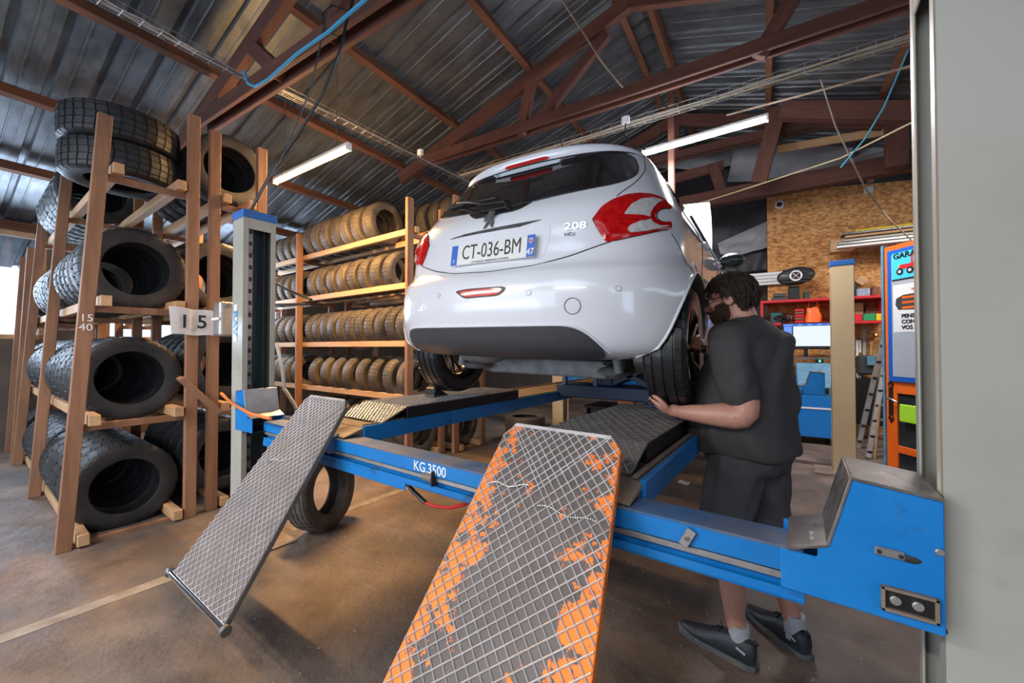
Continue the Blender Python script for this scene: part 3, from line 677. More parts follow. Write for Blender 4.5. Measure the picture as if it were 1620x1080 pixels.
# chocks
def chock(label,px,py,y,fl):
    p=at(px,py,z=1.03); t=thing('wheel_chock',label,'chock',(p.x,p.y,1.033)); m=MB()
    m.prism([(-.08*fl,0),(.07*fl,0),(.055*fl,.055),(.035*fl,.065)] if fl>0 else [(.08,0),(-.07,0),(-.055,.055),(-.035,.065)][::-1],-.05,.05,'x'); m.build('wedge','black',t,bevel=.004)
    MB().b2((-.052,-.07,-.001),(.052,.075,.008)).build('foot','blackmat',t,bevel=.002); return t
chock('black rubber chock in front of the left rear wheel',690,626,0,-1)
chock('black rubber chock behind the left rear wheel',745,612,0,1)
# ================= the car =================
M['paint']=mat('white car paint',(.80,.81,.85),.22,0,coat=1)
M['glassd']=mat('dark tinted glass',(.012,.012,.014),.06,0,coat=1)
M['redlens']=mat('red lamp lens',(.40,.001,.003),.10,0,(.60,.012,.010),34,.5,spec=.35)
M['clearlens']=mat('clear lamp lens',(.80,.78,.78),.15,.15,(.50,.47,.48),50,.5,coat=1)
M['seam']=mat('shut line',(.02,.02,.022),.6)
M['under']=mat('grey underbody',(.16,.16,.165),.6,.2,(.30,.30,.30),12,.5,.3,40)
M['plate']=mat('number plate white',(.78,.78,.76),.35)
M['eu']=mat('plate blue',(.01,.12,.55),.35)
car=thing('car','white hatchback raised on the lift with its rear towards the viewer','car',CAR_LOC)
car.rotation_euler=(Matrix.Rotation(CAR_ROT[0],3,'Z')@Matrix.Rotation(CAR_ROT[2],3,'X')@Matrix.Rotation(CAR_ROT[1],3,'Y')).to_euler()
def carbody():
    zs=[.29]; 
    while zs[-1]<1.499: zs.append(min(1.5,zs[-1]+(.018 if zs[-1]<1.36 else .006)))
    srear=[i/22 for i in range(23)]
    m=MB(); rings=[]
    for z in zs:
        yr,w,D,n,yf=carkey(z); half=[carpt(max(s,1e-4),z) for s in srear]
        ys=yr+D; Df=.62 if z<1.0 else .5; ye=yf-Df
        k=34
        for i in range(1,k+1): 
            s=1+(ye-ys)*i/k; half.append(carpt(s,z))
        for i in range(1,13):
            th=PI/2*i/12; p=(w*abs(math.cos(th))**(2/2.6)*1.0,ye+Df*abs(math.sin(th))**(2/2.6),z); half.append(p)
        half=half[:-1]+[(0,yf,z)]
        half[0]=(0,yr,z)
        left=[(-x,y,z) for x,y,z in half[1:-1]][::-1]
        rings.append(half+left)
    N=len(rings[0]); 
    for r in rings: m.v+=r
    for i in range(len(rings)-1):
        for k in range(N): m.f.append((i*N+k,i*N+(k+1)%N,(i+1)*N+(k+1)%N,(i+1)*N+k)); m.m.append(0)
    # roof cap rings
    base=(len(rings)-1)*N; prev=base; c=Vector((0,1.2,1.507))
    for t,h in ((.6,.004),(.25,.006)):
        st=len(m.v)
        for k in range(N): p=Vector(rings[-1][k]); q=c.lerp(p,t); m.v.append((q.x,q.y,1.5+h))
        for k in range(N): m.f.append((prev+k,prev+(k+1)%N,st+(k+1)%N,st+k)); m.m.append(0)
        prev=st
    m.f.append(tuple(prev+k for k in range(N))); m.m.append(0)
    # underside: recessed pan
    st=len(m.v)
    for k in range(N): p=rings[0][k]; m.v.append((p[0]*.96,.05+p[1]*.985,.30))
    for k in range(N): m.f.append((st+k,st+(k+1)%N,(k+1)%N,k)); m.m.append(1)
    st2=len(m.v)
    for k in range(N): p=rings[0][k]; m.v.append((p[0]*.955,.06+p[1]*.98,.40))
    for k in range(N): m.f.append((st2+k,st2+(k+1)%N,st+(k+1)%N,st+k)); m.m.append(1)
    m.f.append(tuple(st2+k for k in range(N-1,-1,-1))); m.m.append(1)
    me=m.mesh('body',['paint','under'],smooth=.6,fix=True)
    o=link('body',me,car)
    cuts=[]
    cm=MB()
    for ya in (.62,3.18):
        for sd in (-1,1):
            cm.cyl((sd*.50,ya,.355),(sd*1.3,ya,.355),.362,56,mi=0)
            cm.b2((sd*.56,ya-.345,-.3),(sd*1.3,ya+.345,.31)) if False else None
    cut=cm.build('cut','under'); cut.parent=car
    md=o.modifiers.new('arch','BOOLEAN'); md.object=cut; md.operation='DIFFERENCE'; md.solver='EXACT'; md.material_mode='TRANSFER'
    me2=evalmesh(o,'body'); o.modifiers.clear(); o.data=me2; bpy.data.objects.remove(cut)
    bm=bmesh.new(); bm.from_mesh(me2); bm.to_mesh(me2); bm.free(); me2.set_sharp_from_angle(angle=.6)
    return o
body=carbody()
def surfp(q,z,mode,off):
    sd=1 if q>=0 else -1
    if mode=='x': s=max(s_of_x(q,z),1e-3)
    else: s=max(abs(q),1e-3)
    if mode=='x' and abs(q)<.06:   # straight across the centre line
        a=Vector(carpn(max(s_of_x(.06,z),1e-3),z,1,off)); return Vector((q,a.y-.0,a.z))
    return Vector(carpn(s,z,sd,off))
def patch(name,poly,mt,par,mode='x',off=.003,step=.03,depth=.006,smooth_it=2,mts=None,dish=0):
    # refine the outline, fill, drape on the body
    def dens(pl):
        o=[]
        for i,a in enumerate(pl):
            b=pl[(i+1)%len(pl)]; L=math.hypot(b[0]-a[0],b[1]-a[1]); k=max(1,int(L/step*1.3))
            for j in range(k): o.append((a[0]+(b[0]-a[0])*j/k,a[1]+(b[1]-a[1])*j/k))
        return o
    pl=dens(poly)
    for _ in range(smooth_it): n=len(pl); pl=[((pl[i-1][0]+2*pl[i][0]+pl[(i+1)%n][0])/4,(pl[i-1][1]+2*pl[i][1]+pl[(i+1)%n][1])/4) for i in range(n)]
    n=len(pl)
    def inside(x,y):
        c=False
        for i in range(n):
            a=pl[i];b=pl[i-1]
            if (a[1]>y)!=(b[1]>y) and x<(b[0]-a[0])*(y-a[1])/(b[1]-a[1])+a[0]: c=not c
        return c
    def dist(x,y): return min(math.hypot(x-p[0],y-p[1]) for p in pl)
    x0=min(p[0] for p in pl);x1=max(p[0] for p in pl);z0=min(p[1] for p in pl);z1=max(p[1] for p in pl)
    pts=[Vector(p) for p in pl]; y=z0
    while y<z1:
        x=x0
        while x<x1:
            if inside(x,y) and dist(x,y)>step*.45: pts.append(Vector((x,y)))
            x+=step
        y+=step
    vs,es,fs,*_=delaunay_2d_cdt(pts,[],[list(range(n))],1,1e-6)
    m=MB(); V=[]
    for v in vs:
        o=off
        if dish: o=off+dish*min(1,dist(v.x,v.y)/abs(.03))
        V.append(surfp(v.x,v.y,mode,o))
    m.add(V,[tuple(f) for f in fs])
    # rim
    R=[surfp(p[0],p[1],mode,off) for p in pl]; Q=[surfp(p[0],p[1],mode,off-depth) for p in pl]
    m.add(R+Q,[(i,(i+1)%n,(i+1)%n+n,i+n) for i in range(n)])
    o=m.build(name,mt,par,smooth=.9); 
    return o
def line_on(name,pts,r,mt,par,mode='x',off=0,closed=False,step=.02):
    P=[]
    for a,b in zip(pts,pts[1:]):
        L=math.hypot(b[0]-a[0],b[1]-a[1]); k=max(1,int(L/step))
        for j in range(k): P.append((a[0]+(b[0]-a[0])*j/k,a[1]+(b[1]-a[1])*j/k))
    P.append(pts[-1])
    for _ in range(3): P=[P[0]]+[((P[i-1][0]+2*P[i][0]+P[i+1][0])/4,(P[i-1][1]+2*P[i][1]+P[i+1][1])/4) for i in range(1,len(P)-1)]+[P[-1]]
    return MB().tube([surfp(p[0],p[1],mode,off) for p in P],r,6).build(name,mt,par,smooth=True)
# rear window
gl=[(-.0,1.085),(.16,1.088),(.42,1.115),(.56,1.135),(.628,1.17),(.645,1.23),(.60,1.345),(.565,1.37),(.28,1.388),(0,1.392)]
glp=gl+[(-x,z) for x,z in gl[::-1] if x>0]
M['mirrorg']=mat('dark mirror glass',(.05,.07,.065),.12,.2)
gw=patch('rear_window',glp,'glassd',car,'x',.004,.04,.01)
line_on('window_seal',[(x,z) for x,z in glp]+[glp[0]],.004,'black',gw,'x',.002)
# lower dark wiper panel tongue below the glass
patch('glass_tongue',[(-.24,1.09),(.20,1.095),(.12,1.045),(-.16,1.04)],'glassd',gw,'x',.0045,.03)
# tailgate shut line
sm=[(-.66,.99),(-.66,.90),(-.60,.83),(-.42,.775),(-.25,.742),(0,.73),(.25,.742),(.42,.775),(.60,.835)]
line_on('tailgate_seam',sm,.003,'seam',car,'x',.0)
for sd in (-1,1):
    line_on('pillar_seam',[(sd*.60,1.02+.04),(sd*.655,1.15),(sd*.665,1.25),(sd*.62,1.38),(sd*.60,1.43)],.0025,'seam',car,'x',0)
    # rear bumper to wing seam
    line_on('bumper_seam',[(sd*.80,.88),(sd*.92,.80),(sd*.98,.70)],.0022,'seam',car,'s',0)
# dark patch laid on for the shade under the swage above the plate
rc=patch('plate_recess_shade',[(-.34,.946),(-.1,.943),(.15,.948),(.29,.972),(.0,.966),(-.2,.960)],'blackmat',car,'x',.001,.03,.004)
for x in (-.17,-.03,.12): MB().box(tuple(surfp(x,.953,'x',.003)),(.08,.006,.010)).build('plate_lamp','black',car,bevel=.004)
patch('plate_hollow',[(-.32,.945),(-.30,.775),(.30,.775),(.33,.95)],'paint',car,'x',.0015,.04,.004)
# number plate
a=surfp(.2,.79,'x',0);b=surfp(.2,.885,'x',0); tilt=math.atan2(b.y-a.y,b.z-a.z)
pc=Vector((0,min(a.y,b.y)-.012,.838)); up=Vector((0,math.sin(tilt),math.cos(tilt)))
pl=link('number_plate',None,car) if False else None
m=MB(); Rm=Matrix.Rotation(-tilt,3,'X'); m.box(pc,(.52,.010,.112),Rm); np_=m.build('number_plate','plate',car,bevel=.003)
nn=Rm@Vector((0,-1,0)); F_=lambda x,z,o=.0055: pc+Vector((x,0,0))+up*z+nn*o
for x in (-.239,.239): m=MB(); m.box(F_(x,0,.005),(.042,.0015,.110),Rm); m.build('plate_band','eu',np_)
text('plate_text','CT-036-BM',.112,frame(F_(0,.006,.0058),(1,0,0),up),'black',np_,xs=.70)
text('plate_text','47',.042,frame(F_(.239,-.03,.0062),(1,0,0),up),'white',np_,bold=.0008); text('plate_text','F',.026,frame(F_(-.239,-.035,.0062),(1,0,0),up),'white',np_)
m=MB(); m.prism([(-.011,.014),(.011,.014),(.011,-.004),(0,-.016),(-.011,-.004)],0,.001); me=m.mesh('crest','clearlens'); me.transform(Matrix.Translation(F_(.239,.025,.0066))@Rm.to_4x4()); link('crest',me,np_)
m=MB(); m.box(F_(.239,.025,.0078),(.010,.0008,.012),Rm); m.build('crest_beast','red',np_)
text('dealer_text','LOT PEUGEOT  MARMANDE & TONNEINS',.0125,frame(F_(0,-.048,.0058),(1,0,0),up),'black',np_)
# lion emblem: a rearing beast drawn as one flat shape in relief
em=[(-.002,.052),(.014,.054),(.030,.048),(.040,.050),(.036,.038),(.026,.034),(.024,.022),(.016,.012),(.022,-.004),(.030,-.020),(.026,-.040),(.034,-.050),(.014,-.050),(.010,-.030),(.000,-.016),(-.012,-.030),(-.022,-.046),(-.042,-.052),(-.030,-.034),(-.018,-.012),(-.010,.004),(-.020,.006),(-.040,-.006),(-.034,.008),(-.046,.012),(-.026,.022),(-.036,.032),(-.014,.030),(-.012,.042)]
pe=surfp(-.035,1.0,'x',.004); pe2=surfp(-.03,1.03,'x',0); m=MB(); pts=[Vector(p) for p in em]; 
vs,es,fs,*_=delaunay_2d_cdt(pts,[],[list(range(len(em)))],1,1e-6)
m.add([(v.x,-.006,v.y) for v in vs],[tuple(f) for f in fs]); k=len(em); m.add([(p[0],-.006,p[1]) for p in em]+[(p[0],.006,p[1]) for p in em],[(i,(i+1)%k,(i+1)%k+k,i+k) for i in range(k)])
M['emblem']=mat('dark chrome',(.16,.16,.17),.22,.9)
o=m.build('emblem','emblem',car); o.location=pe+Vector((0,-.002,.012)); o.rotation_euler=(-.12,0,0); o.scale=(.85,1,.85)
# model badge
p=surfp(.44,.925,'x',.004); q=surfp(.50,.925,'x',.004); xd=(q-p).normalized()
text('badge','208',.047,frame(p-Vector((0,0,.008)),xd,(0,.12,1)),'chrome',car,xs=1.5,depth=.003,bold=.0008)
p=surfp(.415,.885,'x',.004); text('badge','HDi',.024,frame(p-Vector((0,0,.004)),xd,(0,.12,1)),'emblem',car,xs=1.3,depth=.002); 
# fog light, reflectors, sensors
fg=patch('fog_lamp',[(-.185,.638),(-.10,.646),(.12,.646),(.15,.638),(.105,.60),(-.115,.595)],'black',car,'x',.002,.02,.004)
patch('fog_lens',[(-.165,.634),(-.09,.640),(.11,.640),(.135,.633),(.10,.605),(-.105,.601)],'redlens',fg,'x',.005,.02,.004)
for x,z in ((.265,.607),(-.305,.622),(.655,.612),(-.66,.62)):
    c=surfp(x,z,'x',.0012); nrm=(surfp(x,z,'x',.01)-c).normalized(); MB().cyl(c-nrm*.004,c+nrm*.0008,.0115,20).build('parking_sensor','white' if False else 'paint',car,smooth=True); 
    u=nrm.orthogonal().normalized(); w=nrm.cross(u); MB().tube([c+(u*math.cos(t*PI/10)+w*math.sin(t*PI/10))*.0118 for t in range(20)],.0011,5,closed=True).build('sensor_ring','seam',car)
c=surfp(.47,.54,'x',.0015); nrm=(surfp(.47,.54,'x',.01)-c).normalized(); u=nrm.orthogonal().normalized(); w=nrm.cross(u)
MB().tube([c+(u*math.cos(t*PI/20)+w*math.sin(t*PI/20))*.036 for t in range(40)],.0013,5,closed=True).build('tow_cover_seam','seam',car)
# dark lower valance
patch('valance',[(-.66,.318),(-.665,.40),(-.635,.435),(-.55,.447),(.40,.452),(.475,.447),(.53,.41),(.60,.325),(.58,.30),(0,.296),(-.60,.30)],'blackmat',car,'x',.007,.035,.02,3)
line_on('valance_edge',[(-.66,.33),(-.668,.40),(-.635,.44),(-.55,.452),(.40,.457),(.48,.452),(.535,.412),(.605,.33)],.005,'paint',car,'x',.004)
# brake light on the spoiler
bl=patch('high_brake_light',[(-.13,1.412),(-.15,1.404),(-.13,1.397),(.15,1.397),(.17,1.404),(.15,1.412)],'redlens',car,'x',.010,.02,.02)
sp=patch('spoiler_lip',[(-.60,1.378),(-.60,1.392),(.60,1.392),(.60,1.378)],'black',car,'x',.001,.03,.004)
# tail lights (both sides)
TL=[(.361,.944),(.40,1.0),(.45,1.035),(.522,1.062),(.60,1.073),(.694,1.073),(.78,1.060),(.828,1.040),(.842,1.005),(.80,1.005),(.745,1.0),(.69,.975),(.667,.949),(.70,.928),(.75,.930),(.80,.938),(.80,.90),(.74,.893),(.60,.865),(.50,.845),(.417,.830),(.39,.88)]
CLN=[(.50,.955),(.54,1.0),(.60,1.03),(.68,1.043),(.76,1.035),(.71,1.018),(.66,.985),(.635,.95),(.65,.92),(.70,.905),(.77,.912),(.74,.902),(.62,.878),(.53,.868),(.51,.885),(.53,.905),(.60,.93),(.56,.945)]
BAR=[(.36,.945),(.52,.925),(.62,.92),(.645,.935),(.60,.95),(.50,.957),(.40,.96)]
for sd in (1,-1):
    f=lambda L:[(sd*a,b) for a,b in L]
    t_=patch('tail_light',f(TL),'redlens',car,'s',.008,.02,.016,1,dish=.006)
    patch('reversing_lens',f(CLN),'clearlens',t_,'s',.0155,.015,.004,1)
    patch('light_bar',f([(.47,.935),(.60,.925),(.655,.938),(.60,.948),(.5,.952)]),'redlens',t_,'s',.020,.012,.006,1)
    line_on('light_seam',f(TL+[TL[0]]),.0025,'seam',t_,'s',.001)
# wiper
a=surfp(.03,1.092,'x',.03); b=surfp(-.40,1.19,'x',.028)
wp_=MB().tube([a,surfp(-.12,1.10,'x',.035),surfp(-.26,1.15,'x',.035),b],[.012,.010,.008,.006],8).build('wiper_arm','black',car,smooth=True)
MB().tube([surfp(-.08,1.16,'x',.016),surfp(-.30,1.175,'x',.016),surfp(-.50,1.185,'x',.016)],.007,6).build('wiper_blade','black',wp_)
MB().cyl(surfp(.035,1.092,'x',.0),surfp(.035,1.092,'x',.035),.016,16).build('wiper_pivot','black',wp_,smooth=True)
# side windows, door seam, handles
for sd in (1,-1):
    yy=lambda y,z: sd*(1+y-(carkey(z)[0]+carkey(z)[2]))
    P2=lambda L:[(yy(y,z),z) for y,z in L]
    wnd=patch('side_window',P2([(.92,1.20),(1.0,1.13),(1.4,1.10),(2.35,1.06),(2.75,1.07),(2.45,1.22),(2.1,1.34),(1.5,1.375),(1.1,1.375),(1.0,1.33)]),'glassd',car,'s',.003,.05)
    line_on('door_seam',P2([(1.30,1.10),(1.22,.95),(1.10,.80),(1.05,.55),(1.1,.36)]),.003,'seam',car,'s',0)
    line_on('door_seam',P2([(2.05,1.08),(2.02,.9),(2.03,.6),(2.05,.36)]),.003,'seam',car,'s',0)
    line_on('door_pillar',P2([(2.05,1.08),(2.02,1.2),(1.98,1.36)]),.012,'black',car,'s',.002)
    for y in (1.38,2.15):
        zz=.985 if y<2 else .965; a=surfp(yy(y-.09,zz),zz,'s',.012);b=surfp(yy(y+.09,zz),zz,'s',.012); MB().tube([surfp(yy(y-.10,zz),zz,'s',.0),a,b,surfp(yy(y+.10,zz),zz,'s',.0)],[.012,.014,.014,.012],10).build('door_handle','paint',car,smooth=True)
    # sill trim
    line_on('sill',P2([(1.05,.31),(1.8,.30),(2.75,.31)]),.02,'blackmat',car,'s',-.008)
    # mirror
    zz=1.02; c=surfp(yy(2.62,zz),zz,'s',.10); mr=MB().ell(c,(.105,.075,.07),20,14).build('door_mirror','black',car,smooth=True)
    MB().ell(c+Vector((0,-.02,0)),(.088,.064,.056),18,12).build('mirror_glass','mirrorg',mr,smooth=True)
    MB().tube([surfp(yy(2.68,1.0),1.0,'s',-.01),c+Vector((-sd*.05,.02,-.02))],.022,8).build('mirror_arm','black',mr,smooth=True)
    # arch lips
    for ya in (.62,3.18):
        P=[]
        for i in range(31):
            t=PI*(-.08+1.16*i/30); y=ya+.364*math.cos(t); z=.355+.364*math.sin(t)
            if z<.30: continue
            k=carkey(z); P.append(surfp(sd*(1+y-(k[0]+k[2])) if y>k[0]+k[2] else sd*max(.02,min(1,math.acos(max(0,min(1,1-(y-k[0])/k[2]))**(k[3]/2))/(PI/2))),z,'s',.002))
        MB().tube(P,.0065,8).build('arch_lip','paint',car,smooth=True)
# aerial
MB().tube([(.05,.95,1.50),(.05,.86,1.60),(.05,.72,1.76)],[.006,.0035,.002],6).build('aerial','black',car)
# bonnet raised at the front
m=MB()
n=12
for s in (0,1):
    for j in range(n+1):
        for i in range(n+1):
            u,v=i/n-.5,j/n; z=.98+1.0*v*math.cos(.35)*.95; m.v.append((u*1.42*(1-.12*v*v),2.85+v*.62+.05*math.cos(u*PI)+s*.015,z+.04*math.cos(u*PI)))
o_=(n+1)**2
for j in range(n):
    for i in range(n): q=j*(n+1)+i; m.f+=[(q,q+1,q+n+2,q+n+1),(o_+q+n+1,o_+q+n+2,o_+q+1,o_+q)]; m.m+=[0,0]
bn=m.build('bonnet','paint',car,smooth=True,fix=False)
# rear axle, springs, dampers, exhaust
ax=MB().tube([(-.56,.64,.25),(-.45,.70,.195),(.45,.70,.195),(.56,.64,.23)],[.05,.055,.055,.05],14).build('axle_beam','under',car,smooth=True)
MB().b2((-.42,.645,.145),(.42,.76,.25)).build('axle_channel','under',ax,bevel=.012,seg=2)
for sd in (-1,1):
    MB().tube([(sd*.56,.60,.30),(sd*.55,.9,.33),(sd*.52,1.2,.37)],[.035,.045,.04],10).build('trailing_arm','under',ax,smooth=True)
    m=MB(); m.tube([(sd*.47+.05*math.cos(t*.5),.60+.05*math.sin(t*.5),.22+t*.0032) for t in range(64)],.008,6,caps=True); m.build('coil_spring','darkmetal',ax,smooth=True)
    MB().cyl((sd*.54,.50,.20),(sd*.48,.52,.55),.028,12).build('damper','under',ax,smooth=True)
    MB().ell((sd*.48,.58,.20),(.09,.10,.03),14,8).build('spring_pan','under',ax,smooth=True)
    MB().cyl((sd*.60,.64,.30),(sd*.675,.64,.30),.11,28).build('brake_disc','steel',ax,bevel=.004); MB().cyl((sd*.67,.64,.30),(sd*.70,.64,.30),.045,18).build('hub','steel',ax,bevel=.004)
    MB().box((sd*.635,.76,.32),(.06,.06,.10)).build('brake_caliper','under',ax,bevel=.01)
ex=MB().ell((-.30,.42,.275),(.16,.12,.05),20,10).build('silencer','under',car,smooth=True)
MB().tube([(-.25,.45,.28),(.0,.62,.36),(.05,1.4,.37)],.022,10).build('exhaust_pipe','under',ex,smooth=True)
MB().b2((-.5,.35,.34),(.5,1.2,.40)).build('floor_pan','darkmetal',car,bevel=.01)
# wheels
M['alloyk']=mat('black alloy',(.015,.015,.018),.2,.3,coat=.5); M['alloyl']=mat('machined rim edge',(.75,.62,.52),.18,1)
tyw=tyre_mesh(.312,.195,.212,1,'rubberwet',160)
def car_wheel(name,label,sd,world=None,parent=None,loc=(0,0,0)):
    if world is not None: t=thing(name,label,'wheel',world)
    else: t=thing(name,None,None,loc); t.parent=parent
    link('tyre',tyw,t)
    m=MB(); w=.085
    prof=[(-.085,.214),(-.078,.205),(-.03,.180),(.03,.188),(.068,.200),(.080,.214),(.086,.214),(.086,.206),(.072,.196),(.03,.182),(-.03,.174),(-.078,.198)]
    m.lathe([(sd*a,r) for a,r in prof],64,closed=True); m.build('rim','alloyk',t,smooth=True)
    MB().lathe([(sd*.084,.205),(sd*.090,.207),(sd*.090,.215),(sd*.084,.216)],64,closed=True).build('rim_edge','alloyl',t,smooth=True)
    for k in range(5):
        a0=2*PI*k/5+.25
        for da in (-.17,.17):
            m=MB(); c,s=math.cos(a0+da*.35),math.sin(a0+da*.35); c2,s2=math.cos(a0+da),math.sin(a0+da)
            P=[(sd*.062,.035*c,.035*s),(sd*.060,.11*math.cos(a0+da*.6),.11*math.sin(a0+da*.6)),(sd*.074,.198*c2,.198*s2)]
            m.tube(P,[.016,.012,.011],8); sp_=m.build('spoke','alloyk',t,smooth=True)
            MB().tube([(p[0]+sd*.010,p[1],p[2]) for p in P],[.006,.005,.005],6).build('spoke_edge','alloyl',sp_,smooth=True)
    MB().cyl((sd*.03,0,0),(sd*.072,0,0),.045,28).build('hub_cap','alloyk',t,bevel=.004)
    for k in range(4): a=2*PI*k/4+.4; MB().cyl((sd*.06,.032*math.cos(a),.032*math.sin(a)),(sd*.08,.032*math.cos(a),.032*math.sin(a)),.008,8).build('wheel_bolt','steel',t)
    return t
car_wheel('wheel',None,-1,parent=car,loc=(-.735,.64,.30)); car_wheel('wheel',None,-1,parent=car,loc=(-.73,3.18,.27)); car_wheel('wheel',None,1,parent=car,loc=(.73,3.18,.27))
wl=car_wheel('car_tyre_and_rim','black alloy wheel with tyre being held against the hub by the bearded man',1,world=(-.525,2.17,1.375)); wl.rotation_euler=(.3,0,.055)
# ================= the mechanic =================
M['skin']=mat('skin',(.52,.235,.165),.45,0,(.62,.32,.235),9,.5,.12,60,col3=(.44,.16,.12),scale3=14,mix3=.66)
for n_ in ('skin',):
    b=M[n_].node_tree.nodes['Principled BSDF']; b.inputs['Subsurface Weight'].default_value=.12; b.inputs['Subsurface Radius'].default_value=(.02,.008,.004)
M['shirt']=mat('black cotton',(.036,.033,.034),.8,0,(.050,.046,.046),5,.5,.25,140)
M['shorts']=mat('charcoal cotton',(.042,.042,.048),.85,0,(.06,.06,.068),9,.5,.25,120)
M['sock']=mat('grey sock',(.40,.40,.43),.9,0,(.52,.52,.55),20,.5,.5,90)
M['shoe']=mat('black leather shoe',(.016,.02,.026),.45,0,(.03,.036,.045),12,.5,.2,60)
M['sole']=mat('grey shoe sole',(.06,.07,.085),.6,0,(.22,.20,.15),9,.62)
M['hair']=mat('dark brown hair',(.018,.011,.008),.62,0,(.05,.030,.020),60,spec=.25)
M['eyew']=mat('eye white',(.7,.68,.65),.2); 
HF=Vector((-.93,.36,0)).normalized(); HL=Vector((-.36,-.93,0)).normalized()
man=thing('person','bearded man in glasses, black t-shirt and dark shorts, holding the car wheel with both hands','person',(-.21,2.24,0))
MO=Vector(man.location)
def loft(m,secs,n=30,ex=2.3,F=HF,Lv=HL):
    st=len(m.v)
    for c,hw,hd in secs:
        c=Vector(c)
        for k in range(n):
            t=2*PI*k/n; a,b=math.cos(t),math.sin(t); a=math.copysign(abs(a)**(2/ex),a); b=math.copysign(abs(b)**(2/ex),b); m.v.append(c+Lv*hw*a+F*hd*b-MO)
    for i in range(len(secs)-1):
        for k in range(n): m.f.append((st+i*n+k,st+i*n+(k+1)%n,st+(i+1)*n+(k+1)%n,st+(i+1)*n+k)); m.m.append(0)
    m.f.append(tuple(st+k for k in range(n-1,-1,-1))); m.m.append(0); m.f.append(tuple(st+(len(secs)-1)*n+k for k in range(n))); m.m.append(0)
def rtube(m,pts,rs,n=16,sub=4):
    P=[Vector(p)-MO for p in pts]; Q=[];R=[]
    for i in range(len(P)-1):
        p0=P[max(i-1,0)];p1=P[i];p2=P[i+1];p3=P[min(i+2,len(P)-1)]
        for j in range(sub):
            t=j/sub; Q.append(.5*((2*p1)+(p2-p0)*t+(2*p0-5*p1+4*p2-p3)*t*t+(3*p1-p0-3*p2+p3)*t**3)); R.append(rs[i]+(rs[i+1]-rs[i])*t)
    Q.append(P[-1]);R.append(rs[-1])
    m.tube(Q,R,n); m.ell(Q[0],(R[0],)*3,12,8); m.ell(Q[-1],(R[-1],)*3,12,8)
def remesh(m,name,mt,vox,smooth=6,fac=.5,par=None,disp=None):
    o=m.build('tmp',mt); r=o.modifiers.new('r','REMESH'); r.mode='VOXEL'; r.voxel_size=vox; r.use_smooth_shade=True
    s=o.modifiers.new('s','SMOOTH'); s.iterations=smooth; s.factor=fac
    me=evalmesh(o,name); bpy.data.objects.remove(o)
    if disp:
        import numpy as np
        k=len(me.vertices); co=np.empty(k*3); no=np.empty(k*3); me.vertices.foreach_get('co',co); me.vertex_normals.foreach_get('vector',no)
        co=co.reshape(-1,3);no=no.reshape(-1,3); co+=no*disp(co,no,np)[:,None]; me.vertices.foreach_set('co',co.ravel()); me.update()
    me.materials.clear(); me.materials.append(M[mt]); me.shade_smooth(); return link(name,me,par if par else man)
TC=Vector((-.21,2.25,0))
def T_(f,l,z): return TC+HF*f+HL*l+Vector((0,0,z))
S_L=Vector((-.272,2.085,1.415));E_L=Vector((-.200,1.995,1.10));W_L=Vector((-.455,1.995,1.078));H_L=Vector((-.53,1.985,1.088))
S_R=Vector((-.15,2.43,1.42));E_R=Vector((-.23,2.44,1.20));W_R=Vector((-.365,2.245,1.355));H_R=Vector((-.405,2.205,1.385))
HC=Vector((-.293,2.265,1.625)); hf=Vector((-.985,.06,-.20)).normalized(); hl=Vector((0,0,1)).cross(hf).normalized(); hu=hf.cross(hl)
HM=Matrix((hf,hl,hu)).transposed()
def H(x,y,z): return HC+HM@Vector((x,y,z))-MO
b=MB()
loft(b,[(T_(0,0,.84),.15,.12),(T_(0,0,.92),.185,.15),(T_(.03,0,1.02),.195,.17),(T_(.03,0,1.15),.18,.155),(T_(.01,0,1.28),.18,.125),(T_(-.01,0,1.38),.17,.10),(T_(-.01,0,1.44),.12,.078),(T_(.01,0,1.485),.078,.070),(T_(.03,0,1.53),.065,.068),(T_(.05,0,1.60),.062,.066)])
rtube(b,[T_(0,0,1.46)-Vector((0,0,0)),H(-.03,0,-.05)+MO],[.068,.064])
# head
rr=HM
b.ell(H(-.012,0,.028),(.101,.077,.094),26,18,rr); b.ell(H(.030,0,-.030),(.062,.061,.082),22,14,rr); b.ell(H(.040,0,-.078),(.050,.048,.036),18,12,rr)
b.ell(H(.080,0,.022),(.016,.048,.013),14,8,rr); b.ell(H(.062,.038,-.022),(.028,.022,.020),12,8,rr); b.ell(H(.062,-.038,-.022),(.028,.022,.020),12,8,rr)
rtube(b,[H(.083,0,.012)+MO,H(.100,0,-.012)+MO,H(.112,0,-.030)+MO],[.009,.011,.0135],10,3); b.ell(H(.099,.012,-.033),(.011,.008,.008),8,6,rr); b.ell(H(.099,-.012,-.033),(.011,.008,.008),8,6,rr)
b.ell(H(.090,0,-.056),(.010,.022,.007),12,8,rr); b.ell(H(.088,0,-.066),(.010,.020,.007),12,8,rr); b.ell(H(.080,0,-.094),(.022,.024,.018),12,8,rr)
for s in (1,-1):
    b.tube([H(-.012+.020*math.cos(t*PI/8),s*(.080+.004*math.sin(t*PI/8)),-.008+.031*math.sin(t*PI/8)) for t in range(16)],.0052,6,closed=True)
    b.ell(H(-.010,s*.074,-.010),(.016,.008,.026),10,8,rr)
# arms
rtube(b,[S_L,S_L.lerp(E_L,.5)+Vector((.01,0,0)),E_L,E_L.lerp(W_L,.35)+Vector((0,0,-.012)),W_L],[.062,.060,.055,.055,.031])
rtube(b,[S_R+HL*.02,S_R.lerp(E_R,.5),E_R,E_R.lerp(W_R,.35),W_R],[.056,.056,.048,.047,.030])
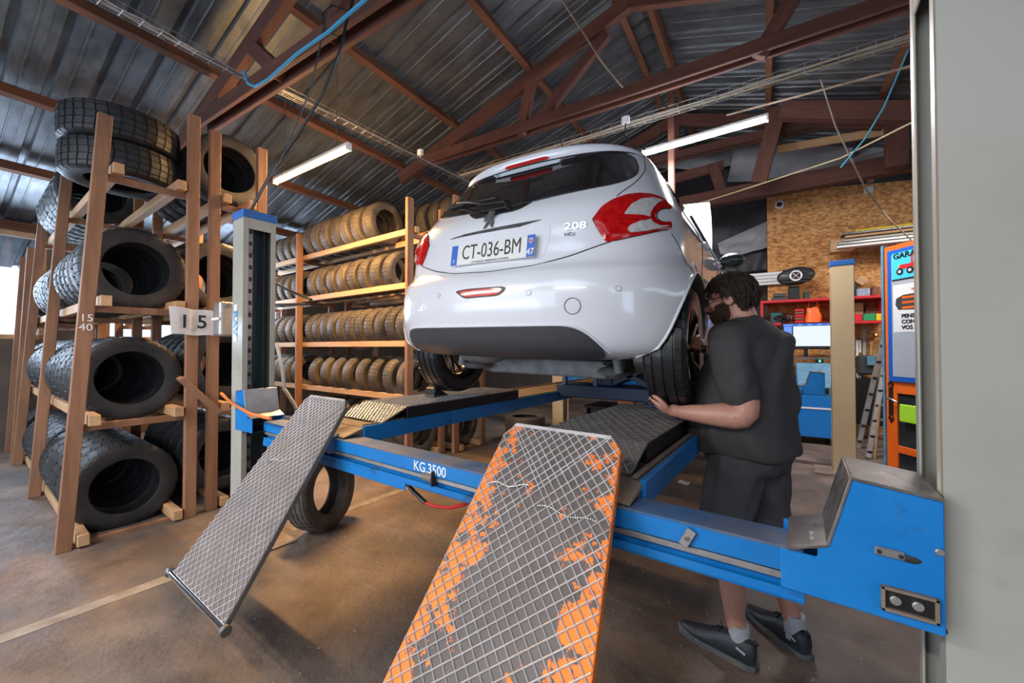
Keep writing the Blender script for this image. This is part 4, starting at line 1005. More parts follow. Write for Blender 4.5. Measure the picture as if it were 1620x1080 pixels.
# legs
def leg(hip,knee,ank,toe):
    rtube(b,[hip,hip.lerp(knee,.5),knee,knee.lerp(ank,.3)-(toe-ank).normalized()*.018,knee.lerp(ank,.75),ank],[.095,.082,.060,.061,.043,.036])
    rtube(b,[ank+Vector((0,0,-.02)),ank.lerp(toe,.4)+Vector((0,0,-.03)),ank.lerp(toe,.75)-Vector((0,0,.012))],[.036,.030,.018])
LEG_L=(T_(0,.10,.88),Vector((-.305,2.065,.50)),Vector((-.235,2.045,.105)),Vector((-.455,2.095,.045)))
LEG_R=(T_(0,-.10,.88),Vector((-.14,2.30,.50)),Vector((-.035,2.265,.105)),Vector((-.225,2.42,.045)))
leg(*LEG_L); leg(*LEG_R)
# hands: palm plus five bent fingers each
def finger(pts,r): rtube(b,pts,r,10,3)
def hand(wr,pc,du,dn,ds,curl,thumb):
    # wr wrist, pc palm centre, du towards fingers, dn palm normal (towards what is held), ds towards the thumb side
    b.ell(pc-MO,(.046,.040,.016),16,10,Matrix((du,ds,dn)).transposed()); rtube(b,[wr,wr.lerp(pc,.5)],[.028,.030],12,2)
    for k,(o,ln,r) in enumerate(((.030,.072,.0092),(.010,.080,.0095),(-.010,.074,.0092),(-.029,.058,.0082))):
        a=pc+du*.036+ds*o; c=curl[k]; P=[pc+du*.005+ds*o*.8,a]; d=du.copy(); p=a
        for j,f in enumerate((.45,.32,.25)):
            ang=c*(j+1)*.55; d=(du*math.cos(ang)+dn*math.sin(ang)).normalized(); p=p+d*ln*f; P.append(p)
        finger(P,[r*1.1,r*1.1,r,r*.92,r*.8])
    a=pc-du*.018+ds*.030; p1=a+(ds*.7+du*.5+dn*thumb).normalized()*.034; p2=p1+(ds*.25+du*.8+dn*thumb*1.2).normalized()*.028; p3=p2+(du*.9+dn*thumb-ds*.05).normalized()*.022
    finger([pc-du*.02,a,p1,p2,p3],[.016,.0145,.0115,.0105,.009])
    return p3
du=Vector((-.82,.34,.18)).normalized(); dn=Vector((.12,.62,.75)); dn=(dn-du*dn.dot(du)).normalized(); ds=Vector((-.3,-.6,.7)); ds=(ds-du*ds.dot(du)-dn*ds.dot(dn)).normalized()
hand(W_L,H_L,du,dn,ds,(.55,.62,.7,.8),.15)
du=Vector((-.35,-.55,.35)).normalized(); dn=Vector((-.9,.1,-.2)); dn=(dn-du*dn.dot(du)).normalized(); ds=Vector((0,.1,1)); ds=(ds-du*ds.dot(du)-dn*ds.dot(dn)).normalized()
hand(W_R,H_R,du,dn,ds,(.9,1.0,1.0,1.1),.6)
body_=remesh(b,'body','skin',.0048,4,.5)
# eyes
for s in (1,-1):
    e=MB().ell(H(.073,s*.031,.003),(.0125,.0125,.0125),16,12).build('eye','eyew',man,smooth=True); MB().ell(H(.0835,s*.031,.003),(.004,.006,.006),12,8).build('iris','black',e,smooth=True)
    MB().tube([H(.086,s*.018,.028),H(.088,s*.032,.034),H(.080,s*.050,.030)],[.004,.005,.003],6).build('eyebrow','hair',man,smooth=True)
# hair and beard: a shell with locks lying on it
rh=random.Random(5)
def hairpatch(name,mask,fr,extra,nlock,length,grav,r0):
    m=MB(); P=[]
    N1,N2=44,30; idx={}
    def base(th,ph):
        d=Vector((math.sin(th)*math.cos(ph),math.sin(th)*math.sin(ph),math.cos(th))); return fr(d)
    for i in range(N2+1):
        for k in range(N1):
            th=PI*i/N2; ph=2*PI*k/N1; q=base(th,ph)
            idx[(i,k)]=(q,mask(q))
    for i in range(N2):
        for k in range(N1):
            c=[idx[(i,k)],idx[(i+1,k)],idx[(i+1,(k+1)%N1)],idx[(i,(k+1)%N1)]]
            if sum(x[1] for x in c)>=3:
                st=len(m.v); outer=[Vector((x[0].x,x[0].y,x[0].z)) for x in c]; m.v+=[H(*(v*1.0)) for v in outer]+[H(*(v*.90)) for v in outer]
                m.f+= [(st,st+1,st+2,st+3),(st+7,st+6,st+5,st+4)]+[(st+a,st+4+a,st+4+(a+1)%4,st+(a+1)%4) for a in range(4)]; m.m+=[0]*6
    cnt=0;tries=0
    while cnt<nlock and tries<nlock*30:
        tries+=1; th=math.acos(rh.uniform(-1,1)); ph=rh.uniform(0,2*PI); q=base(th,ph)
        if not mask(q): continue
        dr=Vector(extra(q)); nrm=q.normalized(); dr=(dr-nrm*dr.dot(nrm)*.85).normalized(); L=length*rh.uniform(.7,1.2); p=q+nrm*.001; pts=[H(*p)]
        for j in range(4):
            dr=(dr+Vector((0,0,-grav))+Vector((rh.uniform(-.2,.2),rh.uniform(-.2,.2),rh.uniform(-.2,.2)))).normalized(); p=p+dr*L/4+nrm*.002*(2-j); pts.append(H(*p))
        m.tube(pts,[r0,r0*1.15,r0,r0*.7,r0*.2],5,caps=False); cnt+=1
    return m
def fr_head(d): return Vector((-.014+d.x*.112,d.y*.088,.030+d.z*.105))
def mh(q): 
    x,y,z=q
    if z>.060: return x<.092
    if x<-.045: return z>-.088
    if x<.022: return z>.006 or (x<-.028 and z>-.07)
    return z>.040-.2*(.05-abs(y))*0 and x<.078
m=hairpatch('hair',mh,fr_head,lambda q:(-.30,.35*(1 if q[1]>0 else -1),-.30),900,.044,.28,.0030)
m.build('hair','hair',man,smooth=True,fix=False)
def fr_jaw(d): return Vector((.026+d.x*.072,d.y*.066,-.052+d.z*.074))
def mb(q):
    x,y,z=q
    if z>-.018: return (x<.035 and x>.0 and z<.012)
    if x<-.004: return False
    if z>-.048: return x<.058
    if z>-.072 and abs(y)<.02 and x>.075: return False
    return True
m=hairpatch('beard',mb,fr_jaw,lambda q:(.25,.05*(1 if q[1]>0 else -1),-1),900,.028,.25,.0022)
m.tube([H(.098,-.026,-.058),H(.106,-.012,-.046),H(.107,0,-.045),H(.106,.012,-.046),H(.098,.026,-.058)],[.004,.006,.006,.006,.004],6)
M['beardm']=mat('dark beard hair',(.028,.016,.011),.7,0,(.075,.042,.028),70,spec=.2)
m.build('beard','beardm',man,smooth=True,fix=False)
# glasses
g=MB()
for s in (1,-1):
    R_=[H(.101-.006*abs(math.cos(t*PI/12)),s*(.033+.024*math.copysign(abs(math.cos(t*PI/12))**.6,math.cos(t*PI/12))),.002+.0165*math.copysign(abs(math.sin(t*PI/12))**.6,math.sin(t*PI/12))) for t in range(24)]
    g.tube(R_,.0018,6,closed=True); g.tube([H(.096,s*.058,.008),H(.080,s*.074,.008),H(.02,s*.083,.006),H(-.02,s*.086,.004)],.0021,6)
g.tube([H(.101,-.010,.008),H(.104,0,.010),H(.101,.010,.008)],.0018,6)
gl_=g.build('glasses','black',man,smooth=True,fix=False)
M['lens']=mat('spectacle lens',(.9,.95,1),.03,trans=1)
for s in (1,-1):
    m=MB(); R_=[H(.0995-.005*abs(math.cos(t*PI/12)),s*(.033+.022*math.copysign(abs(math.cos(t*PI/12))**.6,math.cos(t*PI/12))),.002+.0150*math.copysign(abs(math.sin(t*PI/12))**.6,math.sin(t*PI/12))) for t in range(24)]; R2=[p+(-hf)*.0015 for p in R_]
    m.add(R_+R2,[tuple(range(24)),tuple(range(47,23,-1))]+[(i,(i+1)%24,(i+1)%24+24,i+24) for i in range(24)]); m.build('lens','lens',gl_)
# T-shirt
s_=MB()
loft(s_,[(T_(.01,0,.885),.222,.205),(T_(.02,0,.94),.232,.218),(T_(.035,0,1.03),.236,.228),(T_(.035,0,1.14),.230,.218),(T_(.015,0,1.26),.222,.185),(T_(-.008,0,1.35),.222,.158),(T_(-.02,0,1.41),.212,.138),(T_(-.015,0,1.455),.165,.115),(T_(-.005,0,1.49),.112,.096),(T_(.012,0,1.515),.082,.082)],40)
rtube(s_,[S_L+HL*-.09,S_L+Vector((0,0,.0)),S_L.lerp(E_L,.35)+Vector((.0,-.0,0)),S_L.lerp(E_L,.74)],[.082,.088,.085,.086])
rtube(s_,[S_R+HL*.09,S_R,S_R.lerp(E_R,.35),S_R.lerp(E_R,.76)],[.082,.088,.082,.082])
def wr(co,no,np):
    x,y,z=co.T; u=x*HL.x+y*HL.y; v=x*HF.x+y*HF.y
    w=.012*np.sin(26*(z*.8+v*1.5)+3*np.sin(9*u+2*z))*np.exp(-((z-1.0)/.13)**2)+.010*np.sin(38*(z*.5-v*1.2)+4*np.sin(7*z+5*u))+.007*np.sin(22*(z+u*1.1)+2.5*np.sin(14*v))
    w+=.012*np.sin(34*(v*.9+z*.55)+2*np.sin(11*u))*np.clip((z-1.1)/.2,0,1)
    return np.maximum(w*.8,-.004)
remesh(s_,'t_shirt','shirt',.0075,10,.5,disp=wr)
MB().tube([T_(.012+.078*math.sin(t*PI/14),.080*math.cos(t*PI/14),1.508+.010*math.cos(t*PI/14)**2-.012*math.sin(t*PI/14))-MO for t in range(28)],.006,6,closed=True).build('collar','shirt',man,smooth=True)
# shorts
h_=MB()
loft(h_,[(T_(0,0,.80),.185,.155),(T_(0,0,.88),.205,.178),(T_(.01,0,.95),.205,.19)],32)
for hip,knee,ank,toe in (LEG_L,LEG_R):
    rtube(h_,[hip+Vector((0,0,-.02)),hip.lerp(knee,.4),hip.lerp(knee,.85),hip.lerp(knee,1.02)],[.118,.118,.108,.104])
def wr2(co,no,np):
    x,y,z=co.T; return .006*np.sin(30*z+14*x+3*np.sin(20*y))+.004*np.sin(55*(x-y)+9*z)
remesh(h_,'shorts','shorts',.008,8,.5,disp=wr2)
# socks and shoes
def shoe(heel,toe,ank,lab):
    heel=Vector(heel);toe=Vector(toe); d=(toe-heel); L=d.length; d.normalize(); w=Vector((-d.y,d.x,0)); z=Vector((0,0,1))
    m=MB(); prof=[(0,.030,.062,.100),(.03,.037,.066,.105),(.08,.040,.05,.112),(.14,.040,.04,.105),(.19,.044,.03,.080),(.24,.046,.03,.062),(.28,.038,.03,.050),(L-.004,.018,.03,.040)]
    secs=[]
    st=len(m.v); n=18
    for x,hw,_,h in prof:
        for k in range(n):
            t=2*PI*k/n; a,b=math.cos(t),math.sin(t); hh=h/2; m.v.append(heel+d*x+w*hw*math.copysign(abs(a)**.75,a)*(1 if b<0 else (1-.25*b))+z*(.022+hh-.01+hh*math.copysign(abs(b)**.8,b))-MO)
    for i in range(len(prof)-1):
        for k in range(n): m.f.append((i*n+k,i*n+(k+1)%n,(i+1)*n+(k+1)%n,(i+1)*n+k)); m.m.append(0)
    m.f.append(tuple(range(n))); m.m.append(0); m.f.append(tuple((len(prof)-1)*n+k for k in range(n-1,-1,-1))); m.m.append(0)
    o=m.build('tmp','shoe'); sb=o.modifiers.new('s','SUBSURF'); sb.levels=2; me=evalmesh(o,'shoe'); bpy.data.objects.remove(o); sh=link('shoe',me,man)
    # sole
    m=MB(); P=[]
    out=[(-.006,0),(.0,.030),(.03,.042),(.09,.043),(.15,.044),(.21,.051),(.26,.045),(L-.012,.026),(L+.006,0)]
    out=out+[(x,-y) for x,y in out[1:-1]][::-1]; k=len(out)
    m.add([heel+d*x+w*y*.97+z*.001-MO for x,y in out]+[heel+d*x+w*y+z*(.026+ .012*(x/L)**4)-MO for x,y in out],[tuple(range(k)),tuple(range(2*k-1,k-1,-1))]+[(i,(i+1)%k,(i+1)%k+k,i+k) for i in range(k)])
    m.build('sole','sole',sh,bevel=.003)
    for j in range(5):
        c=heel+d*(.145+.018*j)+z*(.112-.008*j); MB().tube([c+w*.024-z*.008-MO,c+z*.003-MO,c-w*.024-z*.008-MO],.0032,6).build('lace','black',sh,smooth=True)
    for s in (1,-1): c=heel+d*.14+z*.118; MB().tube([c-MO,c+w*.018*s+d*.01+z*.008-MO,c+w*.03*s+d*.02-z*.006-MO],.0028,6).build('lace','black',sh,smooth=True)
    c=heel+d*.012; MB().tube([c+z*.09-MO,c-d*.018+z*.115-MO,c+z*.125-MO],.004,6).build('pull_tab','black',sh)
    for s in (1,-1):
        m=MB(); m.bar(c+d*.02+w*s*.040+z*.07-MO,c+d*.055+w*s*.043+z*.085-MO,.004,.010); m.build('side_flash','sock',sh,bevel=.001)
    ank=Vector(ank); m=MB(); m.tube([ank+z*y-d*0-MO for y in (-.05,-.02,.0,.015,.03,.045,.055)],[.044,.043,.044,.0415,.0425,.041,.0415],18); m.build('sock','sock',man,smooth=True)
shoe((-.165,2.016,0),(-.495,2.095,0),LEG_L[2],'l'); shoe((.018,2.215,0),(-.245,2.44,0),LEG_R[2],'r')
# the tool in his far hand
t=thing('wheel_wrench','black socket tool on the wheel hub in the man\'s right hand','tool',(-.46,2.19,1.375)); MB().cyl((-.01,0,0),(.075,0,0),.020,18).build('socket','black',t,bevel=.003); MB().cyl((.02,0,0),(.035,0,0),.0215,18).build('collar','steel',t)
# ================= cables and trays under the roof =================
def cable_tray(label,a,b,ncab,cols,w=.10,hang=True):
    a=Vector(a);b=Vector(b); c=(a+b)/2; t=thing('cable_tray',label,'cable tray',c); a-=c;b-=c; d=(b-a).normalized(); s=d.cross(Vector((0,0,1))).normalized(); u=s.cross(d); L=(b-a).length
    m=MB()
    for o,h in ((-w/2,.05),(-w/2,0),(-w/6,0),(w/6,0),(w/2,0),(w/2,.05)): m.tube([a+s*o+u*h,b+s*o+u*h],.0025,5)
    n=int(L/.11)
    for i in range(n+1):
        p=a+d*L*i/n; m.tube([p-s*w/2+u*.05,p-s*w/2,p+s*w/2,p+s*w/2+u*.05],.0025,5)
    m.build('wire_basket','galv',t,fix=False)['kind']='stuff'
    rr_=random.Random(ncab)
    for k in range(ncab):
        o=(k+.5)/ncab*w-w/2; P=[a+(b-a)*i/14+s*(o*.8+rr_.uniform(-.006,.006))+u*(.012+rr_.uniform(0,.012)) for i in range(15)]
        MB().tube(P,.005+.002*(k%2),6).build('cable',cols[k%len(cols)],t,smooth=True)
    return t
M['cableg']=mat('grey cable',(.42,.45,.50),.5); M['cabley']=mat('pale brass cable',(.50,.40,.22),.45); M['cablet']=mat('teal air hose',(.02,.20,.28),.4); M['cableb']=mat('blue air hose',(.05,.36,.62),.4)
cable_tray('wire cable tray carrying grey cables above the left tyre rack',at(120,-18,z=3.9),at(400,133,z=3.9),4,['cableg','cableg','black'])
cable_tray('wire cable tray continuing past the warm tube light towards the car roof',at(430,138,z=3.9),at(760,300,z=3.9),2,['black','cableg'])
cable_tray('wire cable tray of pale cables crossing high above the car to the right post',at(730,280,z=3.7),at(1446,62,z=3.7),5,['cabley','cabley','black','cableg'])
def strand_(name,label,cat,pts,r,mt): return pole(name,label,cat,pts,r,mt,6)
strand_('hose','blue air hose strapped along the near roof truss','hose',[at(398,140,z=3.7)+Vector((0,0,.25)),at(385,112,y=1.40),at(392,132,y=1.40),at(404,137,y=1.40),at(425,125,y=1.40),at(470,85,y=1.40),at(520,50,y=1.40),at(545,28,y=1.40),at(575,2,y=1.40),at(590,-12,y=1.40)][1:],.011,'cableb')
strand_('cable','black cable swooping from the near truss down to the left lift post','cable',[at(560,-5,y=1.55),at(548,35,y=1.5),at(540,75,y=1.45),at(510,150,y=1.42),at(470,215,y=1.38),at(428,275,y=1.32),at(398,330,y=1.27)],.010,'black')
strand_('cable','thin grey cable beside the black swooping one above the left lift post','cable',[at(518,12,y=1.55),at(505,80,y=1.5),at(492,140,y=1.45),at(462,215,y=1.4),at(440,260,y=1.3),at(395,334,y=1.24)],.006,'blackmat')
strand_('cable','black loop of cable beside the blue hose at the top of the photo','cable',[at(553,18,y=1.58),at(525,8,y=1.58),at(510,22,y=1.58),at(513,50,y=1.58),at(535,58,y=1.58)],.006,'black')
strand_('rope','brown rope hanging diagonally in front of the chipboard wall','rope',[wp(1298,125,5.5),wp(1322,200,5.7),wp(1370,300,6.3),wp(1405,345,6.8),wp(1442,380,7.2)],.009,'dirtysteel')
strand_('hose','teal hose slanting below the roof beside the right lift post','hose',[wp(1437,78,5.2),wp(1398,170,5.4),wp(1368,220,5.5),wp(1330,265,5.6)],.009,'cablet')
strand_('cable','thin white cord running from the right post to the reddish beam','cable',[wp(1450,190,5.5),wp(1330,250,6.2),wp(1160,305,6.9),wp(1095,325,7.1)],.010,'cabley')
strand_('pipe','brown conduit rising towards the right lift post above the white tube','pipe',[wp(1150,182,5.8),wp(1446,103,4.8)],.013,'dirtysteel')
strand_('cable','dangling cable below the left-hand slope of the roof in the middle','cable',[wp(890,2,3.6),wp(925,55,3.6),wp(950,95,3.6),wp(985,138,3.7)],.010,'dirtysteel')
for px,py,z,l in ((665,241,3.82,'small white junction box on the tray past the warm tube light'),(990,190,3.62,'small white junction box hanging under the tray above the car')):
    t=thing('junction_box',l,'box',at(px,py,z=z)); MB().box((0,0,0),(.07,.05,.07)).build('housing','white',t,bevel=.006); MB().cyl((0,0,-.035),(0,0,-.06),.012,10).build('gland','cableg',t)
strand_('cable','black flex looping from the junction box to the white tube light','cable',[at(990,196,z=3.55),at(988,215,z=3.4),at(1000,230,z=3.2),at(1020,236,z=3.1)],.007,'black')
# small hoses round the left post
M['copper']=mat('orange sleeve',(.75,.22,.06),.4)
strand_('release_lever','orange sleeved release lever on the left lift post','lever',[at(350,622,y=1.10),at(366,637,y=1.08),at(395,654,y=1.06),at(428,662,y=1.05)],.010,'copper')
strand_('hose','pale hose hanging down beside the left lift post','hose',[at(438,545,y=1.5),at(446,580,y=1.5),at(450,615,y=1.5),at(466,640,y=1.5),at(472,655,y=1.5)],.014,'cream')
strand_('hose','dark air hose sticking out of the left lift post towards the rear rack','hose',[at(434,447,y=1.5),at(455,458,y=1.52),at(478,468,y=1.55),at(492,474,y=1.55),at(485,481,y=1.52),at(434,482,y=1.5)],.011,'blackmat')
# ================= right-hand background =================
YW=8.22
def bb(nm,mt,par,px0,py0,px1,py1,y,dep,bevel=.004,base=None,rot=None):
    a=W(atb(px0,py1,y=y)); 
    A=atb(px0,py1,y=y);B=atb(px1,py0,y=y); z1=max(A.z,B.z); z0=min(A.z,B.z)
    if base is not None: z0=base
    m=MB(); cx=(A.x+B.x)/2; c=W((cx,y+dep/2,(z0+z1)/2)); o=m.box((0,0,0),(abs(B.x-A.x),dep,z1-z0)).build(nm,mt,None,bevel=bevel)
    if par is not None: o.parent=par; o.location=MB_.inverted()@c-MB_.inverted()@par.location; 
    else: o.location=c; o.rotation_euler=(0,0,BA)
    return o
def bthing(name,label,cat,px,py,y,group=None): return thing(name,label,cat,W(atb(px,py,y=y)),BA,group)
def single(nm,label,cat,mt,*a,**k): o=bb(nm,mt,None,*a,**k); return tag(o,label,cat)
sy=7.75
sh=bthing('shelf_unit','red steel wall shelf of two boards on the chipboard wall','shelf',1300,495,sy)
zt=atb(1300,473,y=sy).z; zb=atb(1300,511,y=sy).z; xl=atb(1203,490,y=sy).x; xr=atb(1404,490,y=sy).x; o0=MB_.inverted()@sh.location
for nm,a,b_ in (('shelf_board',(xl,sy,zt-.02),(xr,YW+.02,zt+.02)),('shelf_board',(xl,sy,zb-.02),(xr,YW+.02,zb+.02)),('side_panel',(xl,sy,zb),(xl+.04,YW,zt)),('side_panel',(xr-.05,sy,zb),(xr,YW,zt)),('divider',((xl+xr)/2+.2,sy+.02,zb),((xl+xr)/2+.23,YW,zt))):
    MB().b2([a[i]-o0[i] for i in range(3)],[b_[i]-o0[i] for i in range(3)]).build(nm,'red',sh,bevel=.004)
def onshelf(nm,label,cat,mt,x0,x1,h,top=True,y=7.9,dep=.22,**k):
    z=(zt if top else zb)+.02; A=atb(x0,470,y=y);B=atb(x1,470,y=y); hh=h/634.25*((Vector(W((A.x,y,z)))-Vector((0,0,1.38))).dot(_fw))
    o=MB().box((0,0,0),(abs(B.x-A.x),dep,hh)).build(nm,mt,None,bevel=.006); o.location=W(((A.x+B.x)/2,y+dep/2,z+hh/2)); o.rotation_euler=(0,0,BA); return tag(o,label,cat)
M['teal']=mat('teal case',(.01,.13,.15),.4); M['brown']=mat('brown card',(.22,.08,.05),.7); M['bluebag']=mat('blue checked cloth',(.12,.18,.35),.8,0,(.45,.5,.6),30); M['green']=mat('green paint',(.02,.30,.10),.5); M['yellow']=mat('yellow paint',(.85,.62,.02),.5); M['greend']=mat('dark green tin',(.03,.06,.04),.4); M['bluem']=mat('machine blue',(.01,.20,.60),.38); M['bluem2']=mat('machine dusty blue',(.06,.22,.38),.5,0,(.16,.30,.40),14)
onshelf('folded_cloth','lower dark folded pad on the red shelf left of the black box','cloth','blackmat',1220,1246,6); 
o=onshelf('folded_cloth','upper dark folded pad on the red shelf left of the black box','cloth','blackmat',1224,1243,5); o.location.z+=.07
onshelf('carton','black wrapped box on the red shelf carrying the oval black cushion','box','black',1248,1265,22)
onshelf('tin','dark green tin on the red shelf beside the black box','tin','greend',1272,1281,13)
onshelf('tool_bag','black bag lying on the red shelf right of the far lift post','bag','black',1342,1358,18)
onshelf('cloth_bundle','blue checked bundle on the red shelf right of the far lift post','cloth','bluebag',1356,1377,12,y=7.82)
o=onshelf('wooden_wedge','tilted yellowish wooden wedge on top of the red shelf items','wood','woodpale',1356,1372,12); o.location.z+=.19; o.rotation_euler=(0,.7,BA)
o=onshelf('carton','small leaning olive carton at the right end of the red shelf','box','brown',1380,1391,14); o.rotation_euler=(0,.25,BA); o.location.z+=.012
onshelf('tool_case','teal tool case on the lower red board at the left','case','teal',1219,1236,17,False)
# loose tools
t=thing('hand_tools','heap of dark hand tools on the lower red board','tools',W((atb(1243,500,y=7.85).x,7.9,zb+.02)),BA); rr_=random.Random(9)
for k in range(9):
    a=Vector((rr_.uniform(-.12,.12),rr_.uniform(-.05,.05),.025+.012*k)); d=Vector((rr_.uniform(-1,1),rr_.uniform(-.6,.6),rr_.uniform(-.1,.4))).normalized()*.09; MB().tube([a-d,a,a+d],[.018,.013,.022],7).build('tool_handle',['black','steel','blackmat'][k%3],t)
for k in range(5):
    o=onshelf('book','%s brown box file in the stack left of the orange bag'%ordn(k),'box','brown' if k%2 else 'red',1257,1272,4,False); o.location.z+=.047*k; o['group']='stack of brown boxes on the lower red board'; o['label']='flat brown box in the stack beside the orange bag, %s from the bottom'%ordn(k)
# orange bag with creased open top
A=atb(1275,507,y=7.85);B=atb(1300,507,y=7.85); t=thing('plastic_bag','bright orange plastic bag on the lower red board','bag',W(((A.x+B.x)/2,7.93,zb+.02)),BA); w=(B.x-A.x)/2; m=MB(); pr=[]
for i in range(8):
    v=i/7; pr.append((v*.26,w*(1-.12*v+.08*math.sin(v*5)),.09*(1-.5*v)))
st=0
for z,hw,hd in pr:
    for k in range(20): a=2*PI*k/20; m.v.append((hw*math.copysign(abs(math.cos(a))**.6,math.cos(a))+.01*math.sin(3*a+z*30),hd*math.copysign(abs(math.sin(a))**.6,math.sin(a)),z+(.03*math.cos(2*a+1) if z>.25 else 0)))
for i in range(7):
    for k in range(20): m.f.append((i*20+k,i*20+(k+1)%20,(i+1)*20+(k+1)%20,(i+1)*20+k)); m.m.append(0)
m.f.append(tuple(range(19,-1,-1))); m.m.append(0); m.build('bag_body','orange',t,smooth=True); MB().tube([(-.06,-.03,.24),(-.05,-.03,.33),(.05,-.03,.33),(.06,-.03,.24)],.008,6).build('bag_handle','orange',t)
for a,b_,h,mt,l in ((1341,1350,14,'bluem','small blue carton left in the row of boxes on the lower red board'),(1351,1364,11,'red','red and white carton on the lower red board right of the post'),(1365,1385,11,'green','green carton on the lower red board right of the post'),(1386,1401,11,'yellow','yellow carton at the right end of the lower red board')): onshelf('carton',l,'box',mt,a,b_,h,False,y=7.80)
onshelf('carton','large brown carton behind the coloured cartons on the lower red board','box','woodpale',1346,1366,30,False,y=8.03,dep=.15)
o=onshelf('carton','tilted dark brown case behind the green carton on the lower red board','box','brown',1368,1398,18,False,y=8.03,dep=.14); o.rotation_euler=(0,.15,BA); o.location.z+=.04
# oval cushion with a round badge
c=W(atb(1259,436,y=7.80)); t=thing('oval_cushion','black ribbed oval cushion with a round cross badge on the red shelf','cushion',c,BA); s=7.0/634.25
m=MB(); R1=23*s;R2=13*s
m.ell((0,.04,0),(R1,.05,R2),36,20,(0,-.12,0)); m.build('cushion_body','black',t,smooth=True)
for k in (-2,-1,1,2):
    zz=k*R2*.34; hw=R1*math.sqrt(max(0,1-(zz/R2)**2))*.93; MB().tube([(-hw,.02,zz*1.0-.0),(-hw*.5,-.012,zz),(hw*.5,-.012,zz),(hw,.02,zz)],.012,6).build('rib','blackmat',t,smooth=True)
MB().lathe([(-.022,.085),(-.018,.085),(-.018,.062),(-.022,.062)],28,axis='y',closed=True).build('badge_ring','white',t)
for k in range(4): m=MB(); m.bar((0,-.024,0),(.058*math.cos(k*PI/2+PI/4),-.024,.058*math.sin(k*PI/2+PI/4)),.006,.022,(0,1,0)); m.build('badge_cross','white',t)
MB().cyl((0,-.02,0),(0,-.034,0),.016,16).build('badge_boss','red',t)
# white ribbed panel
p=bthing('wall_panel','white ribbed panel fixed across the chipboard wall behind the oval cushion','panel',1225,440,8.17); hgt=.22; wdt=1.0
for k in range(4): MB().box((-.05,0,(k-1.5)*hgt/4),(wdt,.03,hgt/4-.008)).build('panel_slat','white',p,bevel=.003)
# monitor
M['screen']=mat('lit screen',(.02,.02,.03),.2,emit=((.80,.90,1),.8)); M['screenb']=mat('lit screen side',(.02,.02,.03),.2,emit=((.10,.22,.85),1.2))
c=W(atb(1275,531,y=7.6)); t=thing('monitor','switched on computer monitor below the red shelf','monitor',c,BA); s=7.2/634.25
MB().box((0,.02,0),(56*s,.03,36*s)).build('bezel','black',t,bevel=.006); MB().box((6*s,.003,-.4*s),(40*s,.004,27*s)).build('screen','screen',t); MB().box((-20*s,.002,-.4*s),(9*s,.004,27*s)).build('screen_sidebar','screenb',t); MB().box((0,.001,15*s),(50*s,.004,2.5*s)).build('screen_bar','screenb',t)
for k in range(4): MB().box((-.13+.12*k,-.0025,15*s),(.07,.002,.012)).build('menu_entry','black',t)
MB().cyl((0,.03,-18*s),(0,.03,-30*s),.025,12).build('stand','black',t)
# bench under the monitor
p=bthing('workbench','dark steel workbench under the monitor','bench',1280,565,7.55); z0=p.location.z
MB().b2((-.75,0,-.03),(.35,.55,.0)).build('bench_top','steel',p,bevel=.003); MB().b2((-.75,0,-.33),(.35,.55,-.30)).build('bench_shelf','darkmetal',p,bevel=.003)
for x in (-.73,.31):
    for y in (.02,.5): MB().b2((x,y,-z0),(x+.04,y+.04,-.03)).build('leg','darkmetal',p)
o=single('charger','small black charger with a green light on the bench','charger','black',1291,566,1303,576,7.56,.12); M['led']=mat('green led',(0,.1,0),.4,emit=((.05,1,.25),6)); q=W(atb(1299,571,y=7.54)); MB().ell((-.0,-.065,0),(.012,.01,.012),10,8).build('led','led',o)
# wheel balancer
t=bthing('balancing_machine','blue wheel balancing machine with a sloping control hood beside the far lift post','machine',1284,655,7.15); base=t.location.z; s=6.55/634.25
MB().b2((-.30,0,-base+.10),(.26,.5,-.655*0+.27)).build('cabinet','bluem',t,bevel=.01)
m=MB(); m.prism([(0,.27),(.5,.27),(.5,.72),(.28,.72),(.0,.40)],-.16,.26,'x'); m.build('hood','bluem2',t,bevel=.008)
MB().b2((-.30,0,.27),(-.16,.5,.42)).build('side_tray','bluem2',t,bevel=.008)
MB().b2((-.31,-.006,.075),(.22,.0,.10)).build('trim_strip','white',t); MB().b2((.0,-.01,.30),(.2,.01,.38)).build('switch_panel','black',t,bevel=.003)
for x in (.05,.12): MB().cyl((x,-.012,.34),(x,-.02,.34),.014,12).build('switch','brown',t)
MB().cyl((.1,.10,.55),(.1,.13,.60),.035,14).build('dial','brown',t)
for x in (-.26,.2): MB().b2((x,.03,-base),(x+.05,.45,-base+.11)).build('foot','black',t)
# hooks and clutter right of the far post
p=bthing('tool_rail','white hook rail with clamps on the chipboard wall right of the far lift post','rail',1348,610,8.1)
for k,z in enumerate((.62,.38,.18,-.02,-.24,-.46)):
    MB().tube([(-.05,-.02,z+.08),(.10,-.02,z+.08),(.10,-.02,z-.10)],.012,6).build('hook','white',p); MB().b2((-.06,-.06,z-.05),(.04,.0,z-.01)).build('clamp','white',p,bevel=.004)
MB().b2((.05,-.02,-.6),(.08,.0,.7)).build('upright','white',p)
single('batten','pale green vertical slat hanging under the red shelf','batten','cream',1365,514,1370,562,8.1,.02)
single('control_unit','small dark machine with a grey front on the chipboard wall','machine','blackmat',1358,562,1386,592,7.9,.25,bevel=.02)
single('control_unit','grey front box beside the small dark machine','machine','bluem2',1372,563,1385,578,7.85,.04,bevel=.006)
single('cabinet','black cupboard under the wall hooks behind the ladder','cupboard','black',1343,600,1403,670,7.9,.3)
